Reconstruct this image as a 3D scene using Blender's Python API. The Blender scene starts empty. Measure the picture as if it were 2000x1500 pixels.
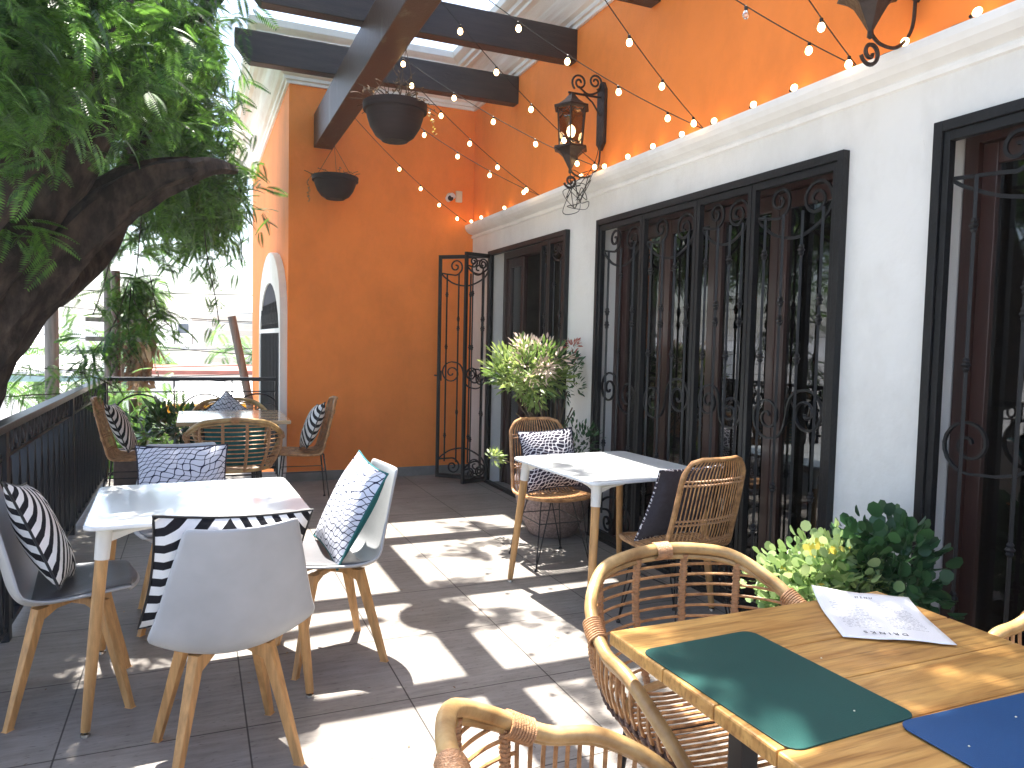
import bpy, math, random
import numpy as np
from mathutils import Vector, Matrix, Euler
R=math.radians; PI=math.pi
rnd=random.Random(7); nr=np.random.RandomState(11)
sc=bpy.context.scene; COL=sc.collection
# ---------------- camera, world, sun, exposure ----------------
cd=bpy.data.cameras.new("camera"); cam=bpy.data.objects.new("camera",cd); COL.objects.link(cam); sc.camera=cam
F_PX,YAW,PITCH,ROLL=1450.13,.40322875,.0555522,.0223469
cd.sensor_fit='HORIZONTAL'; cd.sensor_width=36; cd.lens=36*F_PX/2000; cd.clip_start=.03; cd.clip_end=2000
fw=Vector((math.sin(YAW)*math.cos(PITCH),math.cos(YAW)*math.cos(PITCH),-math.sin(PITCH)))
rt=Vector((math.cos(YAW),-math.sin(YAW),0)); up=rt.cross(fw)
rt2=math.cos(ROLL)*rt+math.sin(ROLL)*up; up2=-math.sin(ROLL)*rt+math.cos(ROLL)*up
mw=Matrix((rt2,up2,-fw)).transposed().to_4x4(); mw.translation=(0,0,1.5); cam.matrix_world=mw
w=bpy.data.worlds.new("World"); sc.world=w; w.use_nodes=True; nt=w.node_tree
bg=nt.nodes['Background']; sky=nt.nodes.new('ShaderNodeTexSky'); sky.sky_type='NISHITA'; sky.sun_disc=False
SUN_EL=R(70.0)
sky.sun_elevation=SUN_EL; sky.sun_rotation=R(0); sky.air_density=1.0; sky.dust_density=2.5; sky.ozone_density=1.0
nt.links.new(sky.outputs[0],bg.inputs[0]); bg.inputs[1].default_value=.125
sl=bpy.data.lights.new("sun",'SUN'); sun=bpy.data.objects.new("sun",sl); COL.objects.link(sun)
sl.energy=5.0; sl.angle=R(.53); sl.color=(1,.95,.87)
sun.rotation_euler=(-(PI/2-SUN_EL),0,0)   # light comes from +Y, high
sc.view_settings.view_transform='Standard'; sc.view_settings.look='None'; sc.view_settings.exposure=2.08; sc.view_settings.gamma=1
sc.render.engine='CYCLES'; cy=sc.cycles; cy.max_bounces=8; cy.diffuse_bounces=5; cy.glossy_bounces=3; cy.transmission_bounces=6; cy.transparent_max_bounces=12
cy.sample_clamp_indirect=6; cy.caustics_reflective=False; cy.caustics_refractive=False; cy.use_denoising=True
# ---------------- helpers ----------------
class MB:
    def __init__(s): s.v=[]; s.f=[]
    def add(s,vs,fs):
        b=len(s.v); s.v+= [tuple(q) for q in vs]; s.f+=[tuple(i+b for i in f) for f in fs]; return s
    def box(s,a,b,m=None):
        x0,y0,z0=a; x1,y1,z1=b
        vs=[Vector(q) for q in((x0,y0,z0),(x1,y0,z0),(x1,y1,z0),(x0,y1,z0),(x0,y0,z1),(x1,y0,z1),(x1,y1,z1),(x0,y1,z1))]
        if m: vs=[m@q for q in vs]
        return s.add(vs,[(0,3,2,1),(4,5,6,7),(0,1,5,4),(1,2,6,5),(2,3,7,6),(3,0,4,7)])
    def tube(s,pts,r,n=6,closed=False,cap=True,sx=1.0):
        P=[Vector(p) for p in pts]; N=len(P)
        if N<2: return s
        rs=[r]*N if not hasattr(r,'__len__') else list(r)
        T=[]
        for i in range(N):
            a=P[(i-1)%N] if (i>0 or closed) else P[i]; b=P[(i+1)%N] if (i<N-1 or closed) else P[i]
            t=(b-a); T.append(t.normalized() if t.length>1e-9 else Vector((0,0,1)))
        u=T[0].orthogonal().normalized(); base=len(s.v)
        if abs(T[0].z)<.9: u=(Vector((0,0,1))-T[0]*T[0].z).normalized()
        for i in range(N):
            u=(u-T[i]*u.dot(T[i])); u=u.normalized() if u.length>1e-6 else T[i].orthogonal().normalized()
            v=T[i].cross(u)
            for k in range(n):
                a=2*PI*k/n+(PI/4 if n==4 else 0); s.v.append(tuple(P[i]+u*(math.cos(a)*rs[i]*sx)+v*(math.sin(a)*rs[i])))
        for i in range(N if closed else N-1):
            j=(i+1)%N
            for k in range(n):
                l=(k+1)%n; s.f.append((base+i*n+k,base+i*n+l,base+j*n+l,base+j*n+k))
        if cap and not closed:
            s.f.append(tuple(base+k for k in range(n))[::-1]); s.f.append(tuple(base+(N-1)*n+k for k in range(n)))
        return s
    def lathe(s,prof,n=24,m=None,cap=True):
        base=len(s.v)
        for r_,z in prof:
            for k in range(n):
                a=2*PI*k/n; q=Vector((r_*math.cos(a),r_*math.sin(a),z)); s.v.append(tuple(m@q if m else q))
        for i in range(len(prof)-1):
            for k in range(n):
                l=(k+1)%n; s.f.append((base+i*n+k,base+i*n+l,base+(i+1)*n+l,base+(i+1)*n+k))
        if cap:
            s.f.append(tuple(base+k for k in range(n))[::-1]); s.f.append(tuple(base+(len(prof)-1)*n+k for k in range(n)))
        return s
    def prism(s,poly,z0,z1,m=None):
        n=len(poly); vs=[Vector((x,y,z0)) for x,y in poly]+[Vector((x,y,z1)) for x,y in poly]
        if m: vs=[m@q for q in vs]
        return s.add(vs,[tuple(range(n))[::-1],tuple(range(n,2*n))]+[(i,(i+1)%n,n+(i+1)%n,n+i) for i in range(n)])
    def build(s,name,mat,parent=None,smooth=False,bevel=0,loc=None,rot=None,mw=None,subsurf=0,solid=0):
        me=bpy.data.meshes.new(name); me.from_pydata(s.v,[],s.f); me.update()
        if mat: me.materials.append(mat)
        if smooth:
            me.polygons.foreach_set('use_smooth',[True]*len(me.polygons)); 
            try: me.set_sharp_from_angle(angle=R(40))
            except Exception: pass
        o=bpy.data.objects.new(name,me); COL.objects.link(o)
        if parent: o.parent=parent
        if mw is not None: o.matrix_local=mw
        if loc: o.location=loc
        if rot: o.rotation_euler=rot
        if solid: mo=o.modifiers.new('solid','SOLIDIFY'); mo.thickness=solid; mo.offset=0
        if subsurf: mo=o.modifiers.new('sub','SUBSURF'); mo.levels=subsurf; mo.render_levels=subsurf
        if bevel: mo=o.modifiers.new('bev','BEVEL'); mo.width=bevel; mo.segments=2; mo.limit_method='ANGLE'
        return o
def thing(name,label,cat,loc=(0,0,0),rz=0,group=None,mw=None):
    o=bpy.data.objects.new(name,None); COL.objects.link(o); o.empty_display_size=.1
    if mw is not None: o.matrix_world=mw
    else: o.location=loc; o.rotation_euler=(0,0,rz)
    o['label']=label; o['category']=cat
    if group: o['group']=group
    return o
def tag(o,label,cat,group=None,kind=None):
    o['label']=label; o['category']=cat
    if group: o['group']=group
    if kind: o['kind']=kind
    return o
def kids(o): return [c for c in KID.get(o.name,[])]
def dup(root,label,loc=None,rz=None,group=None,mw=None):
    r=root.copy(); COL.objects.link(r)
    if mw is not None: r.matrix_world=mw
    if loc is not None: r.location=loc
    if rz is not None: r.rotation_euler=(0,0,rz)
    r['label']=label
    if group: r['group']=group
    for ch in list(root.children):
        c=ch.copy(); COL.objects.link(c); c.parent=r
        for g in list(ch.children):
            d=g.copy(); COL.objects.link(d); d.parent=c
    return r
def cr(pts,n=8,closed=False):
    P=[Vector(p) for p in pts]; out=[]; N=len(P)
    for i in range(N if closed else N-1):
        if closed: a,b,c,d=P[(i-1)%N],P[i],P[(i+1)%N],P[(i+2)%N]
        else: a=P[i-1] if i>0 else P[0]*2-P[1]; b=P[i]; c=P[i+1]; d=P[i+2] if i+2<N else P[N-1]*2-P[N-2]
        for k in range(n):
            t=k/n; out.append(.5*((2*b)+(c-a)*t+(2*a-5*b+4*c-d)*t*t+(3*b-a-3*c+d)*t**3))
    if not closed: out.append(P[-1])
    return out
def rrect(w,h,r,n=5,cx=0,cy=0):
    o=[]
    for sx,sy,a0 in((1,1,0),(-1,1,90),(-1,-1,180),(1,-1,270)):
        for k in range(n+1):
            a=R(a0+90*k/n); o.append((cx+sx*(w/2-r)+r*math.cos(a),cy+sy*(h/2-r)+r*math.sin(a)))
    return o
# ---------------- materials ----------------
def math_(N,L,op,a,b=None,c=None):
    n=N.new('ShaderNodeMath'); n.operation=op
    for i,x in enumerate((a,b,c)):
        if x is None: continue
        if isinstance(x,(int,float)): n.inputs[i].default_value=x
        else: L.new(x,n.inputs[i])
    return n.outputs[0]
def newmat(name):
    m=bpy.data.materials.new(name); m.use_nodes=True; n=m.node_tree.nodes; return m,m.node_tree,n['Principled BSDF'],n['Material Output']
def mk(name,col,rough=.6,metal=0,var=.15,vs=6,bump=.0,bs=40,stretch=(1,1,1),spec=.5,col2=None,detail=6,coat=0,vp=(.35,.65)):
    m,t,b,o=newmat(name); N=t.nodes; L=t.links
    tc=N.new('ShaderNodeTexCoord'); mp=N.new('ShaderNodeMapping'); mp.inputs['Scale'].default_value=stretch; L.new(tc.outputs['Object'],mp.inputs[0])
    no=N.new('ShaderNodeTexNoise'); no.inputs['Scale'].default_value=vs; no.inputs['Detail'].default_value=detail; no.inputs['Roughness'].default_value=.6; L.new(mp.outputs[0],no.inputs[0])
    cr_=N.new('ShaderNodeValToRGB'); e=cr_.color_ramp.elements; e[0].position,e[1].position=vp
    c=np.array(col); lo=np.clip(c*(1-var),0,1); hi=np.clip(c*(1+var),0,1) if col2 is None else np.array(col2)
    e[0].color=(*lo,1); e[1].color=(*hi,1); L.new(no.outputs[0],cr_.inputs[0]); L.new(cr_.outputs[0],b.inputs['Base Color'])
    b.inputs['Roughness'].default_value=rough; b.inputs['Metallic'].default_value=metal; b.inputs['Specular IOR Level'].default_value=spec
    if coat: b.inputs['Coat Weight'].default_value=coat; b.inputs['Coat Roughness'].default_value=.08
    if bump:
        n2=N.new('ShaderNodeTexNoise'); n2.inputs['Scale'].default_value=bs; n2.inputs['Detail'].default_value=5; L.new(mp.outputs[0],n2.inputs[0])
        bp=N.new('ShaderNodeBump'); bp.inputs['Strength'].default_value=bump; bp.inputs['Distance'].default_value=.01; L.new(n2.outputs[0],bp.inputs['Height']); L.new(bp.outputs[0],b.inputs['Normal'])
    return m
def leafmat(name,c1,c2,rough=.45,trans=.35,vs=3):
    m,t,b,o=newmat(name); N=t.nodes; L=t.links
    gi=N.new('ShaderNodeNewGeometry'); cr_=N.new('ShaderNodeValToRGB'); e=cr_.color_ramp.elements; e[0].color=(*c1,1); e[1].color=(*c2,1)
    e[0].position=.15; e[1].position=.9
    tcx=N.new('ShaderNodeTexCoord'); nz=N.new('ShaderNodeTexNoise'); nz.inputs['Scale'].default_value=vs; nz.inputs['Detail'].default_value=3; L.new(tcx.outputs['Object'],nz.inputs[0])
    L.new(math_(N,L,'ADD',math_(N,L,'MULTIPLY',gi.outputs['Random Per Island'],.5),math_(N,L,'MULTIPLY_ADD',nz.outputs[0],1.6,-.55)),cr_.inputs[0])
    L.new(cr_.outputs[0],b.inputs['Base Color']); b.inputs['Roughness'].default_value=rough
    tr=N.new('ShaderNodeBsdfTranslucent'); hs=N.new('ShaderNodeHueSaturation'); hs.inputs['Value'].default_value=1.5; hs.inputs['Hue'].default_value=.48; L.new(cr_.outputs[0],hs.inputs['Color']); L.new(hs.outputs[0],tr.inputs[0])
    mx=N.new('ShaderNodeMixShader'); mx.inputs[0].default_value=trans; L.new(b.outputs[0],mx.inputs[1]); L.new(tr.outputs[0],mx.inputs[2]); L.new(mx.outputs[0],o.inputs[0])
    return m
def emis(name,col,s):
    m,t,b,o=newmat(name); b.inputs['Base Color'].default_value=(*col,1); b.inputs['Emission Color'].default_value=(*col,1); b.inputs['Emission Strength'].default_value=s; return m
def plaster(name,col,var=.06,stain=None,bump=.25):
    m,t,b,o=newmat(name); N=t.nodes; L=t.links; tc=N.new('ShaderNodeTexCoord')
    n1=N.new('ShaderNodeTexNoise'); n1.inputs['Scale'].default_value=1.1; n1.inputs['Detail'].default_value=8; n1.inputs['Roughness'].default_value=.65; L.new(tc.outputs['Object'],n1.inputs[0])
    r1=N.new('ShaderNodeValToRGB'); e=r1.color_ramp.elements; e[0].position=.3; e[1].position=.7; c=np.array(col)
    e[0].color=(*(c*(1-var)),1); e[1].color=(*np.clip(c*(1+var),0,1),1); L.new(n1.outputs[0],r1.inputs[0]); outc=r1.outputs[0]
    if stain:
        n3=N.new('ShaderNodeTexNoise'); n3.inputs['Scale'].default_value=9; n3.inputs['Detail'].default_value=10; n3.inputs['Roughness'].default_value=.75; L.new(tc.outputs['Object'],n3.inputs[0])
        r3=N.new('ShaderNodeValToRGB'); e=r3.color_ramp.elements; e[0].position=.70; e[0].color=(0,0,0,1); e[1].position=.76; e[1].color=(1,1,1,1); L.new(n3.outputs[0],r3.inputs[0])
        mx=N.new('ShaderNodeMix'); mx.data_type='RGBA'; L.new(r3.outputs[0],mx.inputs[0]); L.new(outc,mx.inputs[6]); mx.inputs[7].default_value=(*stain,1); outc=mx.outputs[2]
    mps=N.new('ShaderNodeMapping'); mps.inputs['Scale'].default_value=(1.4,1.4,.8); L.new(tc.outputs['Object'],mps.inputs[0])
    n5=N.new('ShaderNodeTexNoise'); n5.inputs['Scale'].default_value=1.6; n5.inputs['Detail'].default_value=9; n5.inputs['Roughness'].default_value=.7; L.new(mps.outputs[0],n5.inputs[0])
    r5=N.new('ShaderNodeValToRGB'); e=r5.color_ramp.elements; e[0].position=.34; e[0].color=(.92,.91,.90,1); e[1].position=.56; e[1].color=(1.03,1.03,1.03,1); L.new(n5.outputs[0],r5.inputs[0])
    m5=N.new('ShaderNodeMix'); m5.data_type='RGBA'; m5.blend_type='MULTIPLY'; m5.inputs[0].default_value=1; L.new(outc,m5.inputs[6]); L.new(r5.outputs[0],m5.inputs[7]); outc=m5.outputs[2]
    L.new(outc,b.inputs['Base Color']); b.inputs['Roughness'].default_value=.75; b.inputs['Specular IOR Level'].default_value=.3
    n2=N.new('ShaderNodeTexNoise'); n2.inputs['Scale'].default_value=14; n2.inputs['Detail'].default_value=6; L.new(tc.outputs['Object'],n2.inputs[0])
    bp=N.new('ShaderNodeBump'); bp.inputs['Strength'].default_value=bump; bp.inputs['Distance'].default_value=.012; L.new(n2.outputs[0],bp.inputs['Height']); L.new(bp.outputs[0],b.inputs['Normal'])
    return m
M_orange=plaster('orange_plaster',(.93,.265,.05),.07,(.55,.16,.05),.35)
M_white=plaster('white_plaster',(.74,.725,.69),.045,(.48,.45,.42),.4)
M_trim=plaster('white_trim',(.82,.81,.79),.04,None,.1)
M_crown=mk('stained_crown',(.60,.50,.44),.7,var=0,vs=2.2,stretch=(1,.25,5),col2=(.84,.82,.79),detail=8,vp=(.3,.55))
M_beam=mk('dark_stained_beam',(.026,.017,.015),.42,var=.35,vs=4,bump=.35,bs=30,stretch=(.6,6,6))
M_beamY=mk('weathered_main_beam',(.052,.022,.013),.45,var=.0,vs=1.6,bump=.35,bs=30,stretch=(6,3,.7),col2=(.15,.14,.105),vp=(.58,.74),detail=8)
M_iron=mk('black_iron',(.0035,.004,.0055),.5,.0,var=.35,vs=14,bump=.25,bs=60,spec=.35)
M_ironrail=mk('rail_iron',(.008,.010,.015),.38,.0,var=.4,vs=9,bump=.15,bs=30,spec=.45)
M_door=mk('red_brown_door_wood',(.034,.010,.007),.42,var=.3,vs=3,stretch=(6,6,.5),coat=.2)
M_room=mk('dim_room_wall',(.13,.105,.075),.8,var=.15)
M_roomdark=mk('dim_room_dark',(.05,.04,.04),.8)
M_curtain=mk('beige_curtain',(.55,.50,.40),.9,var=.15,vs=3,stretch=(1,12,.3))
M_shell=mk('grey_plastic_shell',(.43,.44,.455),.42,var=.06,vs=7,spec=.4)
M_pad=mk('dark_grey_pad',(.13,.13,.14),.42,var=.1,vs=5,bump=.1,bs=90)
M_beech=mk('beech_wood',(.55,.30,.115),.45,var=.24,vs=7,stretch=(5,5,.7),bump=.12,bs=30,spec=.4,detail=9)
M_tabwhite=mk('glossy_white_top',(.80,.82,.82),.10,var=.02,vs=3,spec=.6,coat=.3)
M_tabcream=mk('white_leg_collar',(.78,.75,.68),.3,var=.04)
M_rattan=mk('rattan_cane',(.40,.19,.075),.42,var=.35,vs=25,bump=.3,bs=120,spec=.5,col2=(.58,.31,.13))
M_bamboo=mk('thick_bamboo',(.36,.20,.075),.36,var=.2,vs=9,bump=.15,bs=40,spec=.5,col2=(.58,.39,.17),detail=10)
M_wrap=mk('rattan_wrap',(.42,.22,.10),.45,var=.25,vs=60,bump=.4,bs=160,stretch=(1,1,3))
M_darkwrap=mk('dark_twisted_wrap',(.10,.05,.035),.6,var=.5,vs=70,bump=1,bs=150)
M_black=mk('black_metal',(.010,.010,.012),.4,var=.2,spec=.4)
M_chrome=mk('foot_metal',(.5,.48,.45),.25,1,var=.1)
M_pot=mk('brown_plastic_pot',(.022,.012,.011),.6,var=.2,vs=3,bump=.3,bs=5,stretch=(1,1,16),spec=.25)
M_clay=mk('speckled_clay_pot',(.30,.22,.20),.8,var=.4,vs=60,bump=.4,bs=80)
M_planter=mk('grey_brown_planter',(.12,.09,.085),.8,var=.25,vs=8,bump=.3)
M_soil=mk('soil',(.03,.02,.015),.9,var=.4,vs=40,bump=1)
M_teal=mk('teal_cloth',(.008,.11,.12),.85,var=.15,vs=20,bump=.2,bs=200)
M_darkcloth=mk('dark_cushion_cloth',(.03,.028,.04),.9,var=.2,vs=30,bump=.2,bs=200)
M_whitecloth=mk('white_cloth',(.8,.8,.82),.9,var=.04,vs=6,bump=.3,bs=60)
M_green=mk('green_placemat',(.004,.058,.050),.5,var=.08,vs=3,bump=.12,bs=300,spec=.35)
M_blue=mk('blue_placemat',(.018,.075,.20),.42,var=.1,vs=2,bump=.12,bs=300,spec=.4)
M_bark=mk('tree_bark',(.014,.009,.007),.9,var=.4,vs=11,bump=1.0,bs=30,stretch=(1,1,.5),detail=12,col2=(.075,.055,.044),vp=(.42,.70))
M_branch=mk('twig',(.10,.07,.045),.85,var=.4,vs=10)
M_post=mk('pole_wood',(.15,.14,.13),.85,var=.3,vs=5,stretch=(4,4,.4))
M_palm=mk('palm_trunk_bark',(.34,.22,.13),.9,var=.5,vs=8,stretch=(1,1,4),bump=1,bs=15)
M_street=mk('street_concrete',(.27,.265,.25),.9,var=.15,vs=.4)
M_bwall=mk('town_white_wall',(.86,.85,.82),.85,var=.05,vs=.6)
M_broof=mk('town_pale_roof',(.7,.68,.65),.8,var=.12,vs=.5)
M_redroof=mk('town_red_trim',(.42,.14,.10),.8,var=.2,vs=2)
M_yellow=mk('yellow_fascia',(.85,.50,.03),.6,var=.08,vs=3)
M_lantern=mk('lantern_iron',(.030,.018,.014),.5,var=.4,vs=18,bump=.5,bs=50,metal=.2)
M_cable=mk('black_cable',(.01,.01,.01),.5)
M_box=mk('cream_plastic',(.72,.66,.50),.5,var=.05)
M_bulb=emis('lit_bulb',(1,.64,.30),4.0)
M_core=emis('lantern_lamp',(1,.72,.40),5.0)
L_tree1=leafmat('tree_leaf',(.012,.048,.012),(.10,.26,.035),.42,.40)
L_dark=leafmat('dark_glossy_leaf',(.012,.04,.012),(.035,.09,.02),.3,.15)
L_shrub=leafmat('shrub_leaf',(.07,.15,.03),(.32,.42,.13),.5,.35)
L_pink=leafmat('faded_bloom',(.55,.42,.36),(.75,.66,.55),.7,.3)
L_red=leafmat('reddish_leaf',(.32,.06,.04),(.45,.16,.08),.5,.3)
L_round=leafmat('round_leaf_green',(.018,.065,.025),(.06,.16,.05),.4,.25)
L_roundsun=leafmat('round_leaf_sun_tint',(.12,.24,.06),(.42,.52,.24),.5,.3)  # paler copy of the round leaf, sunlight put into its colour
L_yel=leafmat('yellow_leaf',(.50,.42,.05),(.62,.55,.12),.5,.35)
L_lime=leafmat('lime_leaf',(.04,.12,.02),(.13,.30,.05),.45,.45)
L_dry=leafmat('dry_leaf',(.10,.06,.03),(.28,.20,.10),.8,.2)
def m_floor():
    m,t,b,o=newmat('grey_stone_tiles'); N=t.nodes; L=t.links
    tc=N.new('ShaderNodeTexCoord'); mp=N.new('ShaderNodeMapping'); mp.inputs['Location'].default_value=(.463+12.86,-.365+12.9,0); L.new(tc.outputs['Object'],mp.inputs[0])
    br=N.new('ShaderNodeTexBrick'); br.offset=0; br.squash=1; br.inputs['Scale'].default_value=1; br.inputs['Brick Width'].default_value=.643; br.inputs['Row Height'].default_value=.645; br.inputs['Mortar Size'].default_value=.0035; br.inputs['Mortar Smooth'].default_value=.2; br.inputs['Bias'].default_value=0
    br.inputs['Color1'].default_value=(.275,.258,.243,1); br.inputs['Color2'].default_value=(.24,.224,.212,1); br.inputs['Mortar'].default_value=(.05,.045,.042,1); L.new(mp.outputs[0],br.inputs[0])
    m2=N.new('ShaderNodeMapping'); m2.inputs['Scale'].default_value=(1.3,11,1); L.new(tc.outputs['Object'],m2.inputs[0])
    n1=N.new('ShaderNodeTexNoise'); n1.inputs['Scale'].default_value=3.2; n1.inputs['Detail'].default_value=9; n1.inputs['Roughness'].default_value=.7; L.new(m2.outputs[0],n1.inputs[0])
    r1=N.new('ShaderNodeValToRGB'); e=r1.color_ramp.elements; e[0].position=.28; e[0].color=(.68,.67,.66,1); e[1].position=.72; e[1].color=(1.18,1.17,1.15,1); L.new(n1.outputs[0],r1.inputs[0])
    mx=N.new('ShaderNodeMix'); mx.data_type='RGBA'; mx.blend_type='MULTIPLY'; mx.inputs[0].default_value=1; L.new(br.outputs[0],mx.inputs[6]); L.new(r1.outputs[0],mx.inputs[7])
    m3=N.new('ShaderNodeMapping'); m3.inputs['Scale'].default_value=(28,90,1); L.new(tc.outputs['Object'],m3.inputs[0])
    n3=N.new('ShaderNodeTexNoise'); n3.inputs['Scale'].default_value=1; n3.inputs['Detail'].default_value=3; L.new(m3.outputs[0],n3.inputs[0])
    r3=N.new('ShaderNodeValToRGB'); e=r3.color_ramp.elements; e[0].position=.30; e[0].color=(.5,.48,.46,1); e[1].position=.38; e[1].color=(1,1,1,1); L.new(n3.outputs[0],r3.inputs[0])
    mx2=N.new('ShaderNodeMix'); mx2.data_type='RGBA'; mx2.blend_type='MULTIPLY'; mx2.inputs[0].default_value=.8; L.new(mx.outputs[2],mx2.inputs[6]); L.new(r3.outputs[0],mx2.inputs[7])
    n4=N.new('ShaderNodeTexNoise'); n4.inputs['Scale'].default_value=1.3; n4.inputs['Detail'].default_value=7; n4.inputs['Roughness'].default_value=.7; L.new(tc.outputs['Object'],n4.inputs[0])
    r4=N.new('ShaderNodeValToRGB'); e=r4.color_ramp.elements; e[0].position=.36; e[0].color=(.78,.76,.73,1); e[1].position=.6; e[1].color=(1.06,1.05,1.04,1); L.new(n4.outputs[0],r4.inputs[0])
    mx4=N.new('ShaderNodeMix'); mx4.data_type='RGBA'; mx4.blend_type='MULTIPLY'; mx4.inputs[0].default_value=1; L.new(mx2.outputs[2],mx4.inputs[6]); L.new(r4.outputs[0],mx4.inputs[7])
    L.new(mx4.outputs[2],b.inputs['Base Color']); b.inputs['Roughness'].default_value=.55; b.inputs['Specular IOR Level'].default_value=.35
    bp=N.new('ShaderNodeBump'); bp.inputs['Strength'].default_value=.35; bp.inputs['Distance'].default_value=.004
    s=math_(N,L,'MULTIPLY',br.outputs['Fac'],-1.0); s=math_(N,L,'MULTIPLY_ADD',n1.outputs[0],.35,s); L.new(s,bp.inputs['Height']); L.new(bp.outputs[0],b.inputs['Normal'])
    return m
M_floor=m_floor()
def m_tablewood():
    m,t,b,o=newmat('varnished_plank_top'); N=t.nodes; L=t.links; tc=N.new('ShaderNodeTexCoord')
    mp=N.new('ShaderNodeMapping'); mp.inputs['Scale'].default_value=(1.2,9,9); L.new(tc.outputs['Object'],mp.inputs[0])
    n=N.new('ShaderNodeTexNoise'); n.inputs['Scale'].default_value=2.6; n.inputs['Detail'].default_value=9; n.inputs['Roughness'].default_value=.6; n.inputs['Distortion'].default_value=.8; L.new(mp.outputs[0],n.inputs[0])
    r=N.new('ShaderNodeValToRGB'); e=r.color_ramp.elements; e[0].position=.3; e[0].color=(.36,.17,.045,1); e[1].position=.68; e[1].color=(.62,.36,.11,1); L.new(n.outputs[0],r.inputs[0])
    mp2=N.new('ShaderNodeMapping'); mp2.inputs['Scale'].default_value=(6,120,60); L.new(tc.outputs['Object'],mp2.inputs[0])
    n2=N.new('ShaderNodeTexNoise'); n2.inputs['Scale'].default_value=1; n2.inputs['Detail'].default_value=4; L.new(mp2.outputs[0],n2.inputs[0])
    r2=N.new('ShaderNodeValToRGB'); e=r2.color_ramp.elements; e[0].position=.32; e[0].color=(.55,.5,.45,1); e[1].position=.5; e[1].color=(1,1,1,1); L.new(n2.outputs[0],r2.inputs[0])
    mx=N.new('ShaderNodeMix'); mx.data_type='RGBA'; mx.blend_type='MULTIPLY'; mx.inputs[0].default_value=.75; L.new(r.outputs[0],mx.inputs[6]); L.new(r2.outputs[0],mx.inputs[7])
    L.new(mx.outputs[2],b.inputs['Base Color']); b.inputs['Roughness'].default_value=.42; b.inputs['Specular IOR Level'].default_value=.4
    bp=N.new('ShaderNodeBump'); bp.inputs['Strength'].default_value=.15; bp.inputs['Distance'].default_value=.003; L.new(n2.outputs[0],bp.inputs['Height']); L.new(bp.outputs[0],b.inputs['Normal'])
    return m
M_wood=m_tablewood()
def m_glass(name,tint,fac):
    m,t,b,o=newmat(name); N=t.nodes; L=t.links
    tr=N.new('ShaderNodeBsdfTransparent'); tr.inputs[0].default_value=(*tint,1); gl=N.new('ShaderNodeBsdfGlossy'); gl.inputs['Roughness'].default_value=.015; gl.inputs[0].default_value=(.95,.97,1,1)
    fr=N.new('ShaderNodeFresnel'); fr.inputs[0].default_value=1.55; f=math_(N,L,'MULTIPLY_ADD',fr.outputs[0],1.0,fac)
    mx=N.new('ShaderNodeMixShader'); L.new(f,mx.inputs[0]); L.new(tr.outputs[0],mx.inputs[1]); L.new(gl.outputs[0],mx.inputs[2]); L.new(mx.outputs[0],o.inputs[0]); return m
M_glass=m_glass('window_glass',(.35,.35,.35),.02)
M_clear=m_glass('clear_bulb_glass',(.93,.93,.92),.08)
M_amber=m_glass('lantern_amber_glass',(.50,.42,.34),.05)
def m_stripes():
    m,t,b,o=newmat('black_white_chevron_cloth'); N=t.nodes; L=t.links; tc=N.new('ShaderNodeTexCoord'); sp=N.new('ShaderNodeSeparateXYZ'); L.new(tc.outputs['Object'],sp.inputs[0])
    x,y=sp.outputs[0],sp.outputs[1]
    # nested corners repeated in two staggered columns
    a=math_(N,L,'ABSOLUTE',math_(N,L,'SUBTRACT',x,-.02)); q=math_(N,L,'ADD',math_(N,L,'MULTIPLY',a,.95),y)
    nx=math_(N,L,'MULTIPLY_ADD',x,.25,0.0)
    q=math_(N,L,'ADD',q,nx)
    fr=math_(N,L,'FRACT',math_(N,L,'MULTIPLY',math_(N,L,'ADD',q,5.0),15.5)); st=math_(N,L,'GREATER_THAN',fr,.48)
    mx=N.new('ShaderNodeMix'); mx.data_type='RGBA'; L.new(st,mx.inputs[0]); mx.inputs[6].default_value=(.012,.012,.016,1); mx.inputs[7].default_value=(.78,.77,.76,1)
    L.new(mx.outputs[2],b.inputs['Base Color']); b.inputs['Roughness'].default_value=.9; b.inputs['Specular IOR Level'].default_value=.2
    n=N.new('ShaderNodeTexNoise'); n.inputs['Scale'].default_value=14; L.new(tc.outputs['Object'],n.inputs[0]); bp=N.new('ShaderNodeBump'); bp.inputs['Strength'].default_value=.5; bp.inputs['Distance'].default_value=.02; L.new(n.outputs[0],bp.inputs['Height']); L.new(bp.outputs[0],b.inputs['Normal'])
    return m
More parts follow.
